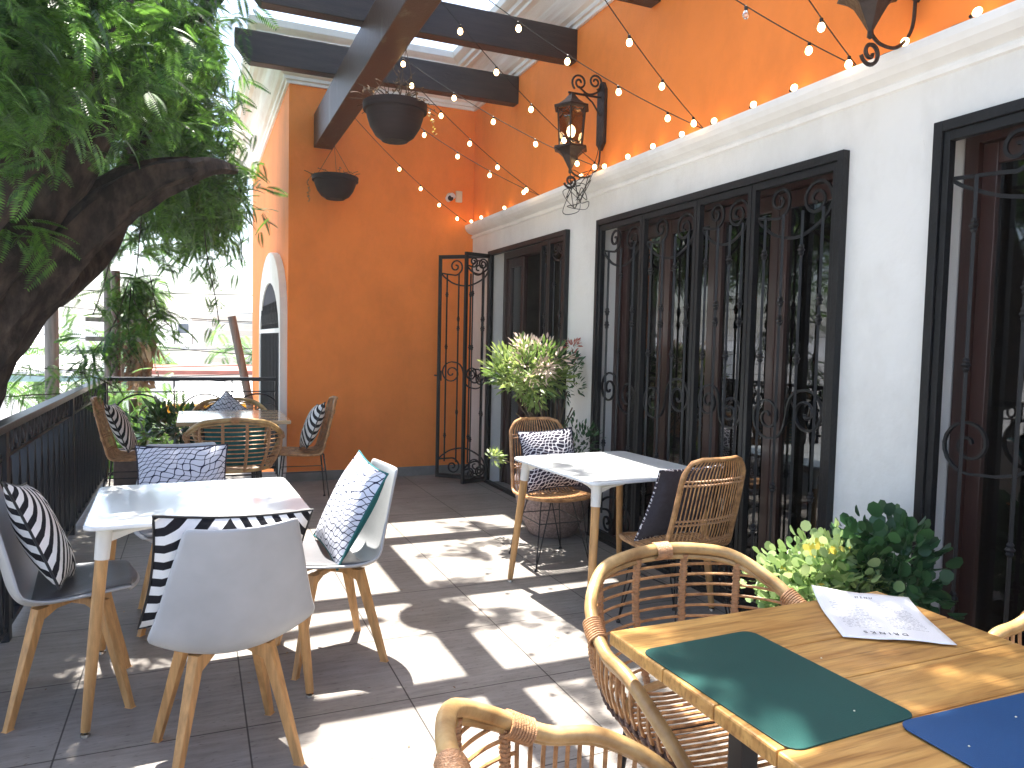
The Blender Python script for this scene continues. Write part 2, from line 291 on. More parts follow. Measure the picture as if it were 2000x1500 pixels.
def m_petal(name,c_leaf,c_line,sc_=26,thr=.09,back=None,st=(1,1,1)):
    m,t,b,o=newmat(name); N=t.nodes; L=t.links; tc=N.new('ShaderNodeTexCoord')
    n=N.new('ShaderNodeTexNoise'); n.inputs['Scale'].default_value=3; L.new(tc.outputs['Object'],n.inputs[0])
    va=N.new('ShaderNodeVectorMath'); va.operation='MULTIPLY_ADD'; va.inputs[1].default_value=(.2,.2,0); L.new(n.outputs['Color'],va.inputs[0]); L.new(tc.outputs['Object'],va.inputs[2])
    mp=N.new('ShaderNodeMapping'); mp.inputs['Scale'].default_value=(st[0],st[1],.001); mp.inputs['Rotation'].default_value=(0,0,.5); L.new(va.outputs[0],mp.inputs[0])
    sx_=N.new('ShaderNodeSeparateXYZ'); L.new(mp.outputs[0],sx_.inputs[0]); X=math_(N,L,'MULTIPLY',sx_.outputs[0],sc_*.42); Y=math_(N,L,'MULTIPLY',sx_.outputs[1],sc_*.80)
    def petal(ox):
        xa=math_(N,L,'FRACT',math_(N,L,'ADD',X,100+ox)); ya=math_(N,L,'ABSOLUTE',math_(N,L,'SUBTRACT',math_(N,L,'FRACT',math_(N,L,'ADD',Y,100+ox)),.5))
        q=math_(N,L,'SINE',math_(N,L,'MULTIPLY',xa,PI)); return math_(N,L,'SUBTRACT',math_(N,L,'MULTIPLY',q,.47),ya)
    A,B=petal(0.0),petal(.5)
    g=math_(N,L,'MAXIMUM',math_(N,L,'GREATER_THAN',A,thr*.45),math_(N,L,'MULTIPLY',math_(N,L,'LESS_THAN',A,-thr*.45),math_(N,L,'GREATER_THAN',B,thr*.2))); mx=N.new('ShaderNodeMix'); mx.data_type='RGBA'; L.new(g,mx.inputs[0]); mx.inputs[6].default_value=(*c_line,1); mx.inputs[7].default_value=(*c_leaf,1); oc=mx.outputs[2]
    if back:
        sp=N.new('ShaderNodeSeparateXYZ'); L.new(tc.outputs['Object'],sp.inputs[0]); k=math_(N,L,'GREATER_THAN',sp.outputs[2],.004); m2=N.new('ShaderNodeMix'); m2.data_type='RGBA'; L.new(k,m2.inputs[0]); L.new(oc,m2.inputs[6]); m2.inputs[7].default_value=(*back,1); oc=m2.outputs[2]
    L.new(oc,b.inputs['Base Color']); b.inputs['Roughness'].default_value=.9; b.inputs['Specular IOR Level'].default_value=.2
    n2=N.new('ShaderNodeTexNoise'); n2.inputs['Scale'].default_value=12; L.new(tc.outputs['Object'],n2.inputs[0]); bp=N.new('ShaderNodeBump'); bp.inputs['Strength'].default_value=.5; bp.inputs['Distance'].default_value=.02; L.new(n2.outputs[0],bp.inputs['Height']); L.new(bp.outputs[0],b.inputs['Normal'])
    return m
M_stripe=m_stripes()
M_petal=m_petal('white_petal_cloth',(.60,.62,.70),(.010,.015,.045),40,.15)
M_petalT=m_petal('white_petal_teal_back_cloth',(.60,.62,.70),(.010,.015,.045),40,.15,(.008,.11,.12))
M_vine=m_petal('dark_vine_cloth',(.035,.03,.05),(.72,.70,.74),50,.24,None,(.9,1,1))
def m_brick():
    m,t,b,o=newmat('pale_brick'); N=t.nodes; L=t.links; tc=N.new('ShaderNodeTexCoord'); mp=N.new('ShaderNodeMapping'); mp.inputs['Rotation'].default_value=(R(90),0,0); L.new(tc.outputs['Object'],mp.inputs[0])
    br=N.new('ShaderNodeTexBrick'); br.inputs['Scale'].default_value=1; br.inputs['Brick Width'].default_value=1.1; br.inputs['Row Height'].default_value=.34; br.inputs['Mortar Size'].default_value=.03; br.inputs['Color1'].default_value=(.62,.52,.43,1); br.inputs['Color2'].default_value=(.72,.63,.54,1); br.inputs['Mortar'].default_value=(.76,.72,.67,1); L.new(mp.outputs[0],br.inputs[0]); L.new(br.outputs[0],b.inputs['Base Color']); b.inputs['Roughness'].default_value=.9; return m
M_brick=m_brick()
def m_menu():
    m,t,b,o=newmat('printed_paper'); N=t.nodes; L=t.links; tc=N.new('ShaderNodeTexCoord'); sp=N.new('ShaderNodeSeparateXYZ'); L.new(tc.outputs['Object'],sp.inputs[0])
    ln=math_(N,L,'FRACT',math_(N,L,'MULTIPLY',sp.outputs[1],95.0)); l1=math_(N,L,'GREATER_THAN',ln,.62)
    mp=N.new('ShaderNodeMapping'); mp.inputs['Scale'].default_value=(160,95,0); L.new(tc.outputs['Object'],mp.inputs[0]); n=N.new('ShaderNodeTexNoise'); n.inputs['Scale'].default_value=1; L.new(mp.outputs[0],n.inputs[0]); l2=math_(N,L,'GREATER_THAN',n.outputs[0],.48)
    ax=math_(N,L,'LESS_THAN',math_(N,L,'ABSOLUTE',math_(N,L,'ADD',math_(N,L,'ABSOLUTE',sp.outputs[0]),-.058)),.042); ay=math_(N,L,'LESS_THAN',math_(N,L,'ABSOLUTE',math_(N,L,'ADD',sp.outputs[1],-.005)),.088)
    f=math_(N,L,'MULTIPLY',math_(N,L,'MULTIPLY',l1,l2),math_(N,L,'MULTIPLY',ax,ay)); mx=N.new('ShaderNodeMix'); mx.data_type='RGBA'; L.new(math_(N,L,'MULTIPLY',f,.55),mx.inputs[0]); mx.inputs[6].default_value=(.80,.80,.79,1); mx.inputs[7].default_value=(.12,.12,.13,1)
    L.new(mx.outputs[2],b.inputs['Base Color']); b.inputs['Roughness'].default_value=.7; return m
M_menu=m_menu()
M_dust=mk('pale_crumb',(.6,.5,.35),.8)
# ---------------- ground and terrace floor ----------------
o=MB().box((-900,-300,-4.2),(900,1500,-3.6)).build('ground',M_street); o['kind']='structure'
o=MB().box((-.98,-4,-.25),(3.1,8.62,0)).build('floor',M_floor); o['kind']='structure'
# ---------------- restaurant building ----------------
XW=2.88; YF=7.97; GT=2.45
bld=thing('restaurant_building','orange restaurant building with white lower wall and white mouldings beside the terrace','building',(XW,YF,0))
def bpart(name,mb,mat,**k):
    o=mb.build(name,mat,bld,mw=Matrix.Translation((-XW,-YF,0)),**k); return o
mb=MB()
for y0,y1 in((7.38,7.97),(5.07,5.59),(2.22,2.70),(-4,.1)): mb.box((XW,y0,0),(XW+.26,y1,GT))
mb.box((XW,-4,GT),(XW+.26,7.97,2.72)); bpart('white_wall',mb,M_white)
mb=MB().box((XW,-4,2.72),(XW+.26,YF,4.5)).box((.874,YF,0),(XW+.26,YF+.3,4.5)).box((.874,YF+.3,-3.6),(1.17,8.35,4.5)).box((.874,10.35,-3.6),(1.17,13.2,4.5)).box((.874,8.35,2.2),(1.17,10.35,4.5)).box((.874,8.35,-3.6),(1.17,10.35,0))
bpart('orange_wall',mb,M_orange)
bpart('roof_slab',MB().box((.874,YF+.02,4.44),(9,13.2,4.50)).box((XW+.01,-4,4.44),(9,YF+.02,4.50)),M_broof)
prof=[(0,2.655),(.016,2.66),(.02,2.675),(.016,2.69),(.005,2.695),(.012,2.70),(.055,2.715),(.085,2.74),(.098,2.765),(.10,2.785),(.10,2.80),(0,2.81)]
mb=MB(); vs=[]; 
for y in(-4,7.965): vs+=[(XW-d,y,z) for d,z in prof]
n=len(prof); mb.add(vs,[(i,i+1,n+i+1,n+i) for i in range(n-1)]+[tuple(range(n)),tuple(range(n,2*n))[::-1]]); bpart('ledge_cornice',mb,M_trim)
cp=[(0,4.07),(.025,4.07),(.03,4.10),(.05,4.105),(.055,4.135),(.09,4.15),(.14,4.20),(.19,4.27),(.26,4.33),(.30,4.345),(.30,4.375),(.335,4.385),(.34,4.42),(.375,4.44),(.40,4.46),(.41,4.52),(0,4.54)]
mb=MB(); n=len(cp)
for d,z in cp: mb.v+=[(.874-d,YF-d,z),(XW-d,YF-d,z)]
mb.f=[(2*i,2*i+1,2*i+3,2*i+2) for i in range(n-1)]; bpart('crown_moulding',mb,M_trim)
mb=MB()
for d,z in cp: mb.v+=[(.874-d,13.2+d,z),(.874-d,YF-d,z)]
mb.f=[(2*i,2*i+1,2*i+3,2*i+2) for i in range(n-1)]; bpart('stained_crown_moulding',mb,M_crown)
mb=MB()
for d,z in cp: mb.v+=[(XW-d,YF-d,z),(XW-d,-4,z)]
mb.f=[(2*i,2*i+1,2*i+3,2*i+2) for i in range(n-1)]; bpart('stained_crown_moulding',mb,M_crown)
mb=MB().box((.86,YF-.018,0),(XW,YF,.10)); bpart('skirting',mb,mk('grey_skirting',(.20,.19,.18),.6,var=.2,vs=6))
# arched opening trim on the side face
def arch(y0,y1,zs,n=14):
    c=(y0+y1)/2; r=(y1-y0)/2; return [(y0,0)]+[(c-r*math.cos(PI*k/n),zs+r*.55*math.sin(PI*k/n)) for k in range(n+1)]+[(y1,0)]
A=arch(8.02,10.75,1.75); B=arch(8.12,10.66,1.45); mb=MB(); n=len(A)
for x in(.80,.93):
    mb.v+=[(x,y,z) for y,z in A]+[(x,y,z) for y,z in B]
for i in range(n-1):
    mb.f+=[(i,i+1,n+i+1,n+i),(2*n+i,2*n+i+1,3*n+i+1,3*n+i),(i,i+1,2*n+i+1,2*n+i),(n+i,n+i+1,3*n+i+1,3*n+i)]
mb.f+=[(0,n,3*n,2*n),(n-1,2*n-1,4*n-1,3*n-1)]
bpart('arch_surround',mb,M_trim)
mb=MB().prism([(y,z) for y,z in B],0,.02,Matrix(((0,0,1,.815),(1,0,0,0),(0,1,0,0),(0,0,0,1)))); bpart('arched_window',mb,M_darkcloth)
mb=MB().box((.80,8.13,1.55),(.813,10.65,1.60)); bpart('window_transom',mb,M_trim)
mb=MB()
for k in range(13):
    y=8.27+k*.18; mb.tube([(.812,y,0),(.812,y,1.9)],.010,5)
    mb.tube([(.811,y+.08*math.sin(a),1.75+.1*math.cos(a)) for a in np.linspace(0,5,9)],.008,4)
bpart('window_bars',mb,M_iron)
# interior room behind the gates
room=thing('interior_room','dim room with pale walls seen through the glass doors','room',(3.2,4,0))
def rpart(name,mb,mat,**k): return mb.build(name,mat,room,mw=Matrix.Translation((-3.2,-4,0)),**k)
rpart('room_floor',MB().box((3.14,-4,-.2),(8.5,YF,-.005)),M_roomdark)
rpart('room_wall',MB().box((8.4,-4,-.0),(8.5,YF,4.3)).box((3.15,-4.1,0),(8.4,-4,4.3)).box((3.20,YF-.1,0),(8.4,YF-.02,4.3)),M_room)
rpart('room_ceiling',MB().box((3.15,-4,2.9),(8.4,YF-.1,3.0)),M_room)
for k,(y,z0) in enumerate(((4.70,0),)):
    mb=MB(); vs=[]; 
    for i in range(30):
        yy=4.42+.6*i/29; xx=3.45+.03*math.sin(i*1.5); mb.v+=[(xx,yy,.02),(xx,yy,2.5)]
    mb.f=[(2*i,2*i+2,2*i+3,2*i+1) for i in range(29)]; rpart('curtain',mb,M_curtain)
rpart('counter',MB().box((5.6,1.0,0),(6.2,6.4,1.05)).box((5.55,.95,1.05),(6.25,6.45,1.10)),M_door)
rpart('lamp_shade',MB().lathe([(.05,0),(.24,-.10),(.26,-.22)],20,Matrix.Translation((4.6,4.1,2.25))),M_redroof)
# ---------------- wooden glazed doors behind the gates ----------------
def glazed_leaf(t,w,h,x0):
    mb=MB().box((x0,-.02,.0),(x0+.065,.025,h)).box((x0+w-.065,-.02,0),(x0+w,.025,h)).box((x0+.065,-.018,0),(x0+w-.065,.022,.22)).box((x0+.065,-.018,h-.09),(x0+w-.065,.022,h))
    fr=mb.build('door_leaf',M_door,t,bevel=.004)
    MB().box((x0+.065,-.003,.22),(x0+w-.065,.003,h-.09)).build('glass_pane',M_glass,fr)
    MB().tube([(x0+w-.04,-.03,.98),(x0+w-.04,-.055,.98),(x0+w-.04,-.055,1.10),(x0+w-.04,-.03,1.10)],.006,6).build('handle',M_chrome,fr)
RY=Matrix.Rotation(R(90),4,'Z')   # local x -> +Y, local y -> -X
def glazed_door(label,y0,y1,nl,skip=()):
    t=thing('glazed_door',label,'door',mw=Matrix.Translation((3.07,y0,0))@RY,group='wooden glazed doors behind the iron gates')
    W=y1-y0; mb=MB().box((0,-.05,GT-.07),(W,.05,GT)).box((0,-.05,0),(.06,.05,GT-.07)).box((W-.06,-.05,0),(W,.05,GT-.07)); mb.build('door_frame',M_door,t)
    lw=(W-.12)/nl
    for k in range(nl):
        if k in skip: continue
        glazed_leaf(t,lw-.004,GT-.075,.06+lw*k+.002)
glazed_door('red brown glazed door behind the gate with the shrub in front, one leaf open',5.60,7.37,4,(1,2))
glazed_door('red brown glazed doors behind the wide four-panel gate',2.71,5.06,4)
glazed_door('red brown glazed door behind the iron gate at the right edge',.11,2.21,4)
# ---------------- iron gates ----------------
def spiral(cx,cz,r0,r1,a0,a1,n=26):
    return [(cx+(r0+(r1-r0)*k/n)*math.cos(a0+(a1-a0)*k/n),0,cz+(r0+(r1-r0)*k/n)*math.sin(a0+(a1-a0)*k/n)) for k in range(n+1)]
def s_scroll(w,cz,R1,flip=1,r=.008,dz=.02):
    # S curve across the panel: left curl winds out to its bottom, sweeps up to the top of the right curl
    cl,crr=R1+.012,w-R1-.012
    a=spiral(cl,-dz,.012,R1,-PI*.5-PI*3.4,-PI*.5,34); b=spiral(crr,dz,R1,.012,PI*.5,PI*.5-PI*3.4,34)
    p0,p1=Vector(a[-1]),Vector(b[0]); h=(crr-cl)*.75+.03; mid=[p0*(1-t)**3+(p0+Vector((h,0,0)))*3*t*(1-t)**2+(p1-Vector((h,0,0)))*3*t*t*(1-t)+p1*t**3 for t in np.linspace(0,1,12)[1:-1]]
    P=[Vector(q) for q in a]+mid+[Vector(q) for q in b]
    return [MB().tube([(q[0],0,cz+q[2]*flip) for q in P],r,4,sx=1.3)]
def corner_scroll(w,z,s,r=.008):
    # s=+1 top motif: two curls whose tails sweep down and meet at the right; -1 mirrored for the bottom
    R1=min(.10,w*.21); R2=R1*.72; c1=(.012+R1+.008,-(R1+.012)); c2=(w*.70,-(R2+.010)); out=[]
    a=spiral(c1[0],c1[1],.012,R1,PI-PI*3.6,PI,34); ex,ez=w-.004,-(R2*2+.02)
    lx=a[-1][0]-.004; tail=[Vector((lx,0,c1[1]-.03)),Vector((lx+w*.10,0,c1[1]-R1*1.05)),Vector((w*.42,0,c1[1]-R1*1.75)),Vector((w*.72,0,c1[1]-R1*1.55)),Vector((w*.92,0,c1[1]-R1*.9)),Vector((ex,0,ez))]
    out.append(a+[tuple(q) for q in cr([Vector(a[-1])]+tail,5)[1:]])
    b=spiral(c2[0],c2[1],.010,R2,PI-PI*2.6,PI,28); t2=[Vector((c2[0]-R2*.9,0,c2[1]-R2*.6)),Vector((c2[0]-R2*.2,0,c2[1]-R2*1.25)),Vector((c2[0]+R2*.8,0,c2[1]-R2*1.2)),Vector((ex,0,ez+.01))]
    out.append(b+[tuple(q) for q in cr([Vector(b[-1])]+t2,5)[1:]])
    return [MB().tube([(q[0],0,z+s*q[2]) for q in P],r,4,sx=1.3) for P in out]
def collar(mb,x,z,r=.008):
    mb.lathe([(r,-.03),(r*1.9,-.018),(r*1.5,-.010),(r*2.6,0),(r*1.5,.010),(r*1.9,.018),(r,.03)],6,Matrix.Translation((x,0,z)))
def gate_leaf(t,x0,w,h,nb=4,fw_=.028,flip=1,z0=.03,name='gate_leaf',mid=1.12):
    X=Matrix.Translation((x0,0,z0)); h=h-z0
    mb=MB().box((0,-.018,0),(fw_,.018,h)).box((w-fw_,-.018,0),(w,.018,h)).box((fw_,-.0175,0),(w-fw_,.0175,fw_+.015)).box((fw_,-.0175,h-fw_-.01),(w-fw_,.0175,h))
    fr=mb.build(name,M_iron,t,mw=X,bevel=.002)
    mb=MB(); iw=w-2*fw_
    for k in range(nb):
        x=fw_+iw*(k+.5)/nb; mb.tube([(x,0,fw_+(.15 if nb>2 else 0)),(x,0,h-fw_-.17)],.0095,4)
        zs=(.46,1.42,1.98) if k%2 else (.72,1.62,1.72)
        for z in zs[:3]:
            if z<h-.3: collar(mb,x,z)
    mb.build('bars',M_iron,fr)
    iw2=w-2*fw_
    for m_ in s_scroll(iw2,mid,min(.12,iw2*.235),flip)+corner_scroll(iw2,h-fw_-.01,1)+corner_scroll(iw2,fw_+.015,-1):
        m_.v=[(x+fw_,y-.010,z) for x,y,z in m_.v]; m_.build('scroll',M_iron,fr)
    return fr
def gate(label,y0,y1,seps,group='wrought iron gates along the white wall',leafopts={}):
    t=thing('iron_gate',label,'gate',mw=Matrix.Translation((XW-.012,y0,0))@RY,group=group); W=y1-y0
    MB().box((-.005,-.03,0),(.034,.03,GT+.005)).box((W-.034,-.03,0),(W+.005,.03,GT+.005)).box((.034,-.029,GT-.038),(W-.034,.029,GT+.005)).box((.034,-.028,.0),(W-.034,.028,.028)).build('gate_frame',M_iron,t,bevel=.002)
    e=[.034]+[s-y0 for s in seps]+[W-.034]
    for k in range(len(e)-1):
        if k in leafopts.get('skip',()): continue
        gate_leaf(t,e[k]+.003,e[k+1]-e[k]-.006,GT-.042,nb=leafopts.get('nb',{}).get(k,4),flip=1 if k%2 else -1)
        if k: MB().box((e[k]-.002,-.034,.03),(e[k]+.002,-.019,GT-.06)).build('gate_seam',M_iron,t)
    return t
gate('wide black iron gate of four scrollwork panels in the middle of the white wall',2.70,5.07,[3.339,3.832,4.447],leafopts={'nb':{0:4,1:4,2:4,3:3}})
gate('tall black iron gate cut off by the right edge of the view',.10,2.22,[.7,1.25],leafopts={})
g1=gate('black iron gate with one leaf swung open against the orange end wall',5.59,7.38,[5.93,6.10,6.75],leafopts={'skip':(2,3),'nb':{0:2,1:1}})
# the swung leaf: hinge at (2.88,7.33), free edge at (2.42,7.72)
ang=math.atan2(.40,-.45)
inv=(Matrix.Translation((XW-.012,5.59,0))@RY).inverted()
lf=gate_leaf(g1,0,.60,GT-.02,nb=4,flip=1); lf.matrix_local=inv@Matrix.Translation((2.86,7.32,.02))@Matrix.Rotation(ang,4,'Z')
lf2=gate_leaf(g1,0,.34,GT-.02,nb=2,flip=1); lf2.matrix_local=inv@Matrix.Translation((2.87,7.34,.02))@Matrix.Rotation(R(196),4,'Z')
MB().box((.57,-.045,1.05),(.61,-.018,1.16)).tube([(.59,-.05,1.105),(.66,-.05,1.105)],.008,6).build('latch',M_iron,lf)
# ---------------- pergola ----------------
pg=thing('pergola','dark stained timber pergola over the terrace with one long main beam','pergola',(1.215,4,3.46))
mb=MB().box((1.12,-3,3.46),(1.31,YF,3.80)); mb.build('main_beam',M_beamY,pg,mw=Matrix.Translation((-1.215,-4,-3.46)),bevel=.006)
for k in range(9):
    y=6.80-1.2*k
    poly=[(.30,4.07),(.30,3.95),(.42,3.81),(XW-.001,3.81),(XW-.001,4.07)]
    mb=MB().prism([(a,b) for a,b in poly],y-.06,y+.06,Matrix(((1,0,0,0),(0,0,1,0),(0,1,0,0),(0,0,0,1))))
    mb.build('cross_beam',M_beam,pg,mw=Matrix.Translation((-1.215,-4,-3.46)),bevel=.006)
# ---------------- railings ----------------
def vesica(mb,x,z0,z1,wd,thk=.006):
    for s in(1,-1):
        pts=[(x+s*wd*math.sin(PI*t),0,z0+(z1-z0)*t) for t in np.linspace(0,1,11)]
        for i in range(10):
            a,b=pts[i],pts[i+1]; hw=.022
            mb.add([(a[0]-thk,-hw,a[2]),(a[0]-thk,hw,a[2]),(a[0]+thk,hw,a[2]),(a[0]+thk,-hw,a[2]),(b[0]-thk,-hw,b[2]),(b[0]-thk,hw,b[2]),(b[0]+thk,hw,b[2]),(b[0]+thk,-hw,b[2])],[(0,4,5,1),(1,5,6,2),(2,6,7,3),(3,7,4,0)])
t=thing('railing','black iron railing of bowed flat bars running along the open left side','railing',mw=Matrix.Translation((-.86,-3,0))@RY,group='terrace railings')
Lr=11.5
MB().box((0,-.035,1.02),(Lr,.035,1.06)).build('top_rail',M_ironrail,t,bevel=.004)
MB().box((0,-.015,.885),(Lr,.015,.90)).box((0,-.02,.05),(Lr,.02,.075)).build('lower_rail',M_ironrail,t)
for y in(-1.6,.4,2.3,4.2,6.3,8.5):
    MB().box((y+3-.03-.0,-.03,0),(y+3+.03,.03,1.018)).build('post',M_ironrail,t,bevel=.003)
mb=MB()
k=0; x=.1
while x<Lr-.1:
    vesica(mb,x,.075,.885,.055)
    mb.box((x-.006,-.014,.075),(x+.006,.014,.885)); 
    x+=.20; k+=1
mb.build('bowed_bars',M_ironrail,t)
mb=MB(); x=.14
while x<Lr-.1:
    mb.tube([(x+.038*math.cos(a),0,.96+.052*math.sin(a)) for a in np.linspace(0,2*PI,13)[:-1]],.012,4,closed=True); mb.box((x+.080,-.01,.90),(x+.09,.01,1.02)); x+=.18
mb.build('ring_band',M_ironrail,t)
t=thing('railing','low black iron railing with open half-circle scrolls across the far end','railing',(-.83,8.55,0),group='terrace railings'); W=1.66
MB().box((0,-.03,1.02),(W,.03,1.06)).build('top_rail',M_ironrail,t,bevel=.004)
MB().box((0,-.006,.90),(W,.006,.912)).box((0,-.015,.05),(W,.015,.08)).build('lower_rail',M_ironrail,t)
mb=MB()
for cx in(.30,.92,1.45):
    mb.tube([(cx+.26*math.cos(a),0,.62+.26*math.sin(a)) for a in np.linspace(0,PI,18)],.009,5)
    mb.tube(spiral(cx+.12,.66,.012,.13,0,PI*3,26),.008,5); mb.tube(spiral(cx-.14,.5,.012,.10,PI,-PI*1.4,22),.008,5)
mb.build('scroll_panel',M_ironrail,t)
for cx in(.0,.62,1.19,1.64): MB().box((cx-.008,-.008,.08),(cx+.008,.008,1.02)).build('bar',M_ironrail,t)
# ---------------- tables ----------------
def white_table(label,w,d,h,loc,rz,group):
    t=thing('dining_table',label,'table',loc,rz,group)
    MB().prism(rrect(w,d,.045,6),h-.02,h).build('tabletop',M_tabwhite,t,bevel=.006,smooth=False)
    for sx in(1,-1):
        for sy in(1,-1):
            cx,cy=sx*(w/2-.075),sy*(d/2-.075); mb=MB()
            mb.add([(cx,cy,h-.021),(cx-sx*.17,cy,h-.021),(cx,cy,h-.085),(cx,cy-sy*.17,h-.021)],[(0,1,2),(0,2,3),(1,3,2),(0,3,1)])
            mb.tube([(cx,cy,h-.05),(cx-sx*.17,cy,h-.028)],.012,5); mb.tube([(cx,cy,h-.05),(cx,cy-sy*.17,h-.028)],.012,5)
            mb.build('bracket',M_tabcream,t)
    for sx in(1,-1):
        for sy in(1,-1):
            a=Vector((sx*(w/2-.07),sy*(d/2-.07),h-.021)); b=Vector((sx*(w/2-.005),sy*(d/2-.005),.018)); q=a.lerp(b,.16); q1=a.lerp(b,.145)
            lg=MB().tube([q1,a.lerp(b,.7),b],[.0235,.021,.0165],14).build('leg',M_beech,t,smooth=True)
            MB().tube([a,q],[.029,.0265],14).build('collar',M_tabcream,lg,smooth=True)
            MB().lathe([(.006,.03),(.006,.012),(.016,.010),(.018,0.0)],12,Matrix.Translation((b.x,b.y,.0005))).build('foot_pad',M_chrome,lg)
    return t
T1=white_table('glossy white square table with cone wooden legs among the four grey chairs',.83,.81,.79,(.015,3.50,0),R(2),'white square tables')
T2=white_table('sunlit white table with wooden legs by the middle iron gate',.84,.92,.79,(2.265,3.80,0),R(4),'white square tables')
def black_table(label,x0,x1,y0,y1,h,seams,legs,topmat=None):
    t=thing('wooden_table',label,'table',((x0+x1)/2,(y0+y1)/2,0)); cx,cy=(x0+x1)/2,(y0+y1)/2
    for k in range(len(seams)-1):
        MB().box((x0-cx,seams[k]-cy+.001,h-.034),(x1-cx,seams[k+1]-cy-.001,h)).build('plank',topmat or M_wood,t,bevel=.005)
    for (a,b) in legs:
        MB().box((a-cx-.022,b-cy-.022,.0),(a-cx+.022,b-cy+.022,h-.036)).build('leg',M_black,t,bevel=.003)
    mb=MB()
    for a in sorted({l[0] for l in legs}):
        ys=[l[1] for l in legs if l[0]==a]; mb.box((a-cx-.02,y0-cy+.08,h-.060),(a-cx+.02,y1-cy-.08,h-.036))
        mb.box((a-cx-.025,min(ys)-cy-.28,0),(a-cx+.025,min(ys)-cy-.024,.03)).box((a-cx-.025,max(ys)-cy+.024,0),(a-cx+.025,max(ys)-cy+.28,.03))
    mb.build('steel_frame',M_black,t,bevel=.002)
    return t
T3=black_table('varnished plank table with placemats and a menu in the right foreground',.945,1.86,.60,1.565,.79,[.60,.80,.985,1.16,1.335,1.565],[(1.06,1.20),(1.76,1.20)])
T4=black_table('wooden table, sky glare put into its pale colour, with dark leg at the far end by the railing',-.15,.755,6.60,7.60,.79,[6.60,6.85,7.1,7.35,7.60],[(.08,7.10),(.52,7.10)],mk('glare_toned_glossy_wood',(.50,.36,.20),.16,var=.12,vs=3,stretch=(1,8,8),spec=.7,coat=.6))  # sky glare on the top is put into this paler wood colour
# ---------------- grey shell chairs ----------------
def shell_surface(u,v):
    # v 0..1 from seat front to back top, u -1..1
    yk=[.25,.20,.08,-.06,-.15,-.205,-.235,-.265,-.30]; zk=[.465,.475,.460,.436,.432,.49,.60,.74,.90]; wk=[.16,.205,.235,.255,.270,.272,.252,.218,.178]
    lift=[.0,.012,.022,.040,.06,.035,.0,.0,.0]; fwd=[0,0,0,0,.02,.05,.06,.05,.035]
    t=v*8; i=min(int(t),7); f=t-i
    def g(a):
        p0=a[max(i-1,0)];p1=a[i];p2=a[i+1];p3=a[min(i+2,8)]
        return .5*(2*p1+(p2-p0)*f+(2*p0-5*p1+4*p2-p3)*f*f+(3*p1-p0-3*p2+p3)*f**3)
    return (u*g(wk),g(yk)+g(fwd)*u*u-(.04*u*u if v<.08 else 0),g(zk)+g(lift)*u*u*1.3-(.012*(1-u*u) if v>.99 else 0))
def make_shell(label,loc,rz):
    t=thing('shell_chair',label,'chair',loc,rz,'grey shell chairs around the white table')
    nu,nv=12,32; mb=MB(); mb.v=[shell_surface(-1+2*i/nu,j/nv) for j in range(nv+1) for i in range(nu+1)]
    mb.f=[(j*(nu+1)+i,j*(nu+1)+i+1,(j+1)*(nu+1)+i+1,(j+1)*(nu+1)+i) for j in range(nv) for i in range(nu)]
    mb.build('shell',M_shell,t,smooth=True,solid=.014,subsurf=1)
    mb=MB(); nv2=14
    for j in range(nv2+1):
        for i in range(nu+1):
            p=shell_surface((-1+2*i/nu)*.90,.03+.45*j/nv2); e=min(1,min(j,nv2-j)/1.5)*min(1,min(i,nu-i)/1.5); mb.v.append((p[0],p[1],p[2]+.009+.012*e))
    mb.f=[(j*(nu+1)+i,j*(nu+1)+i+1,(j+1)*(nu+1)+i+1,(j+1)*(nu+1)+i) for j in range(nv2) for i in range(nu)]
    mb.build('seat_pad',M_pad,t,smooth=True,solid=.006,subsurf=1)
    for sx in(1,-1):
        for sy in(1,-1):
            a=Vector((sx*.115,sy*.105,.428)); b=Vector((sx*.205,sy*.205,.0))
            d=(b-a).normalized(); ox=Vector((sx,-sy,0)).normalized(); oy=d.cross(ox).normalized(); vs=[]
            for p,wx,wy in((a,.034,.020),(b,.019,.015)):
                q=p-oy*0
                for s1,s2 in((1,1),(-1,1),(-1,-1),(1,-1)):
                    pt=q+ox*s1*wx*.6+oy*s2*wy
                    k=(q.z-pt.z)/d.z; vs.append(pt+d*k)
            MB().add(vs,[(0,1,2,3)[::-1],(4,5,6,7),(0,4,5,1),(1,5,6,2),(2,6,7,3),(3,7,4,0)]).build('leg',M_beech,t,bevel=.003)
    mb=MB()
    for sg in(1,-1):
        m=Matrix.Rotation(R(45*sg),4,'Z'); vs=[]
        mb.add([m@Vector(q) for q in((-.16,-.014,.427),(.16,-.014,.427),(.16,.014,.427),(-.16,.014,.427),(-.165,-.014,.365),(-.08,-.014,.400),(.08,-.014,.400),(.165,-.014,.365),(-.165,.014,.365),(-.08,.014,.400),(.08,.014,.400),(.165,.014,.365))],[(0,3,2,1),(0,1,7,6,5,4),(3,8,9,10,11,2),(4,5,9,8),(5,6,10,9),(6,7,11,10),(0,4,8,3),(1,2,11,7)])
    mb.build('cross_frame',M_beech,t,bevel=.002)
    return t
S1=make_shell('grey shell chair seen from behind, nearest the camera, with wooden legs',(.10,2.79,0),R(9))
S2=dup(S1,'grey shell chair on the right of the white table facing left',(.585,3.53,0),R(96))
S3=dup(S1,'grey shell chair cut off by the left edge of the view',(-.47,3.455,0),R(-84))
S4=dup(S1,'grey shell chair on the far side of the white table, mostly hidden by it',(-.06,4.27,0),R(183))
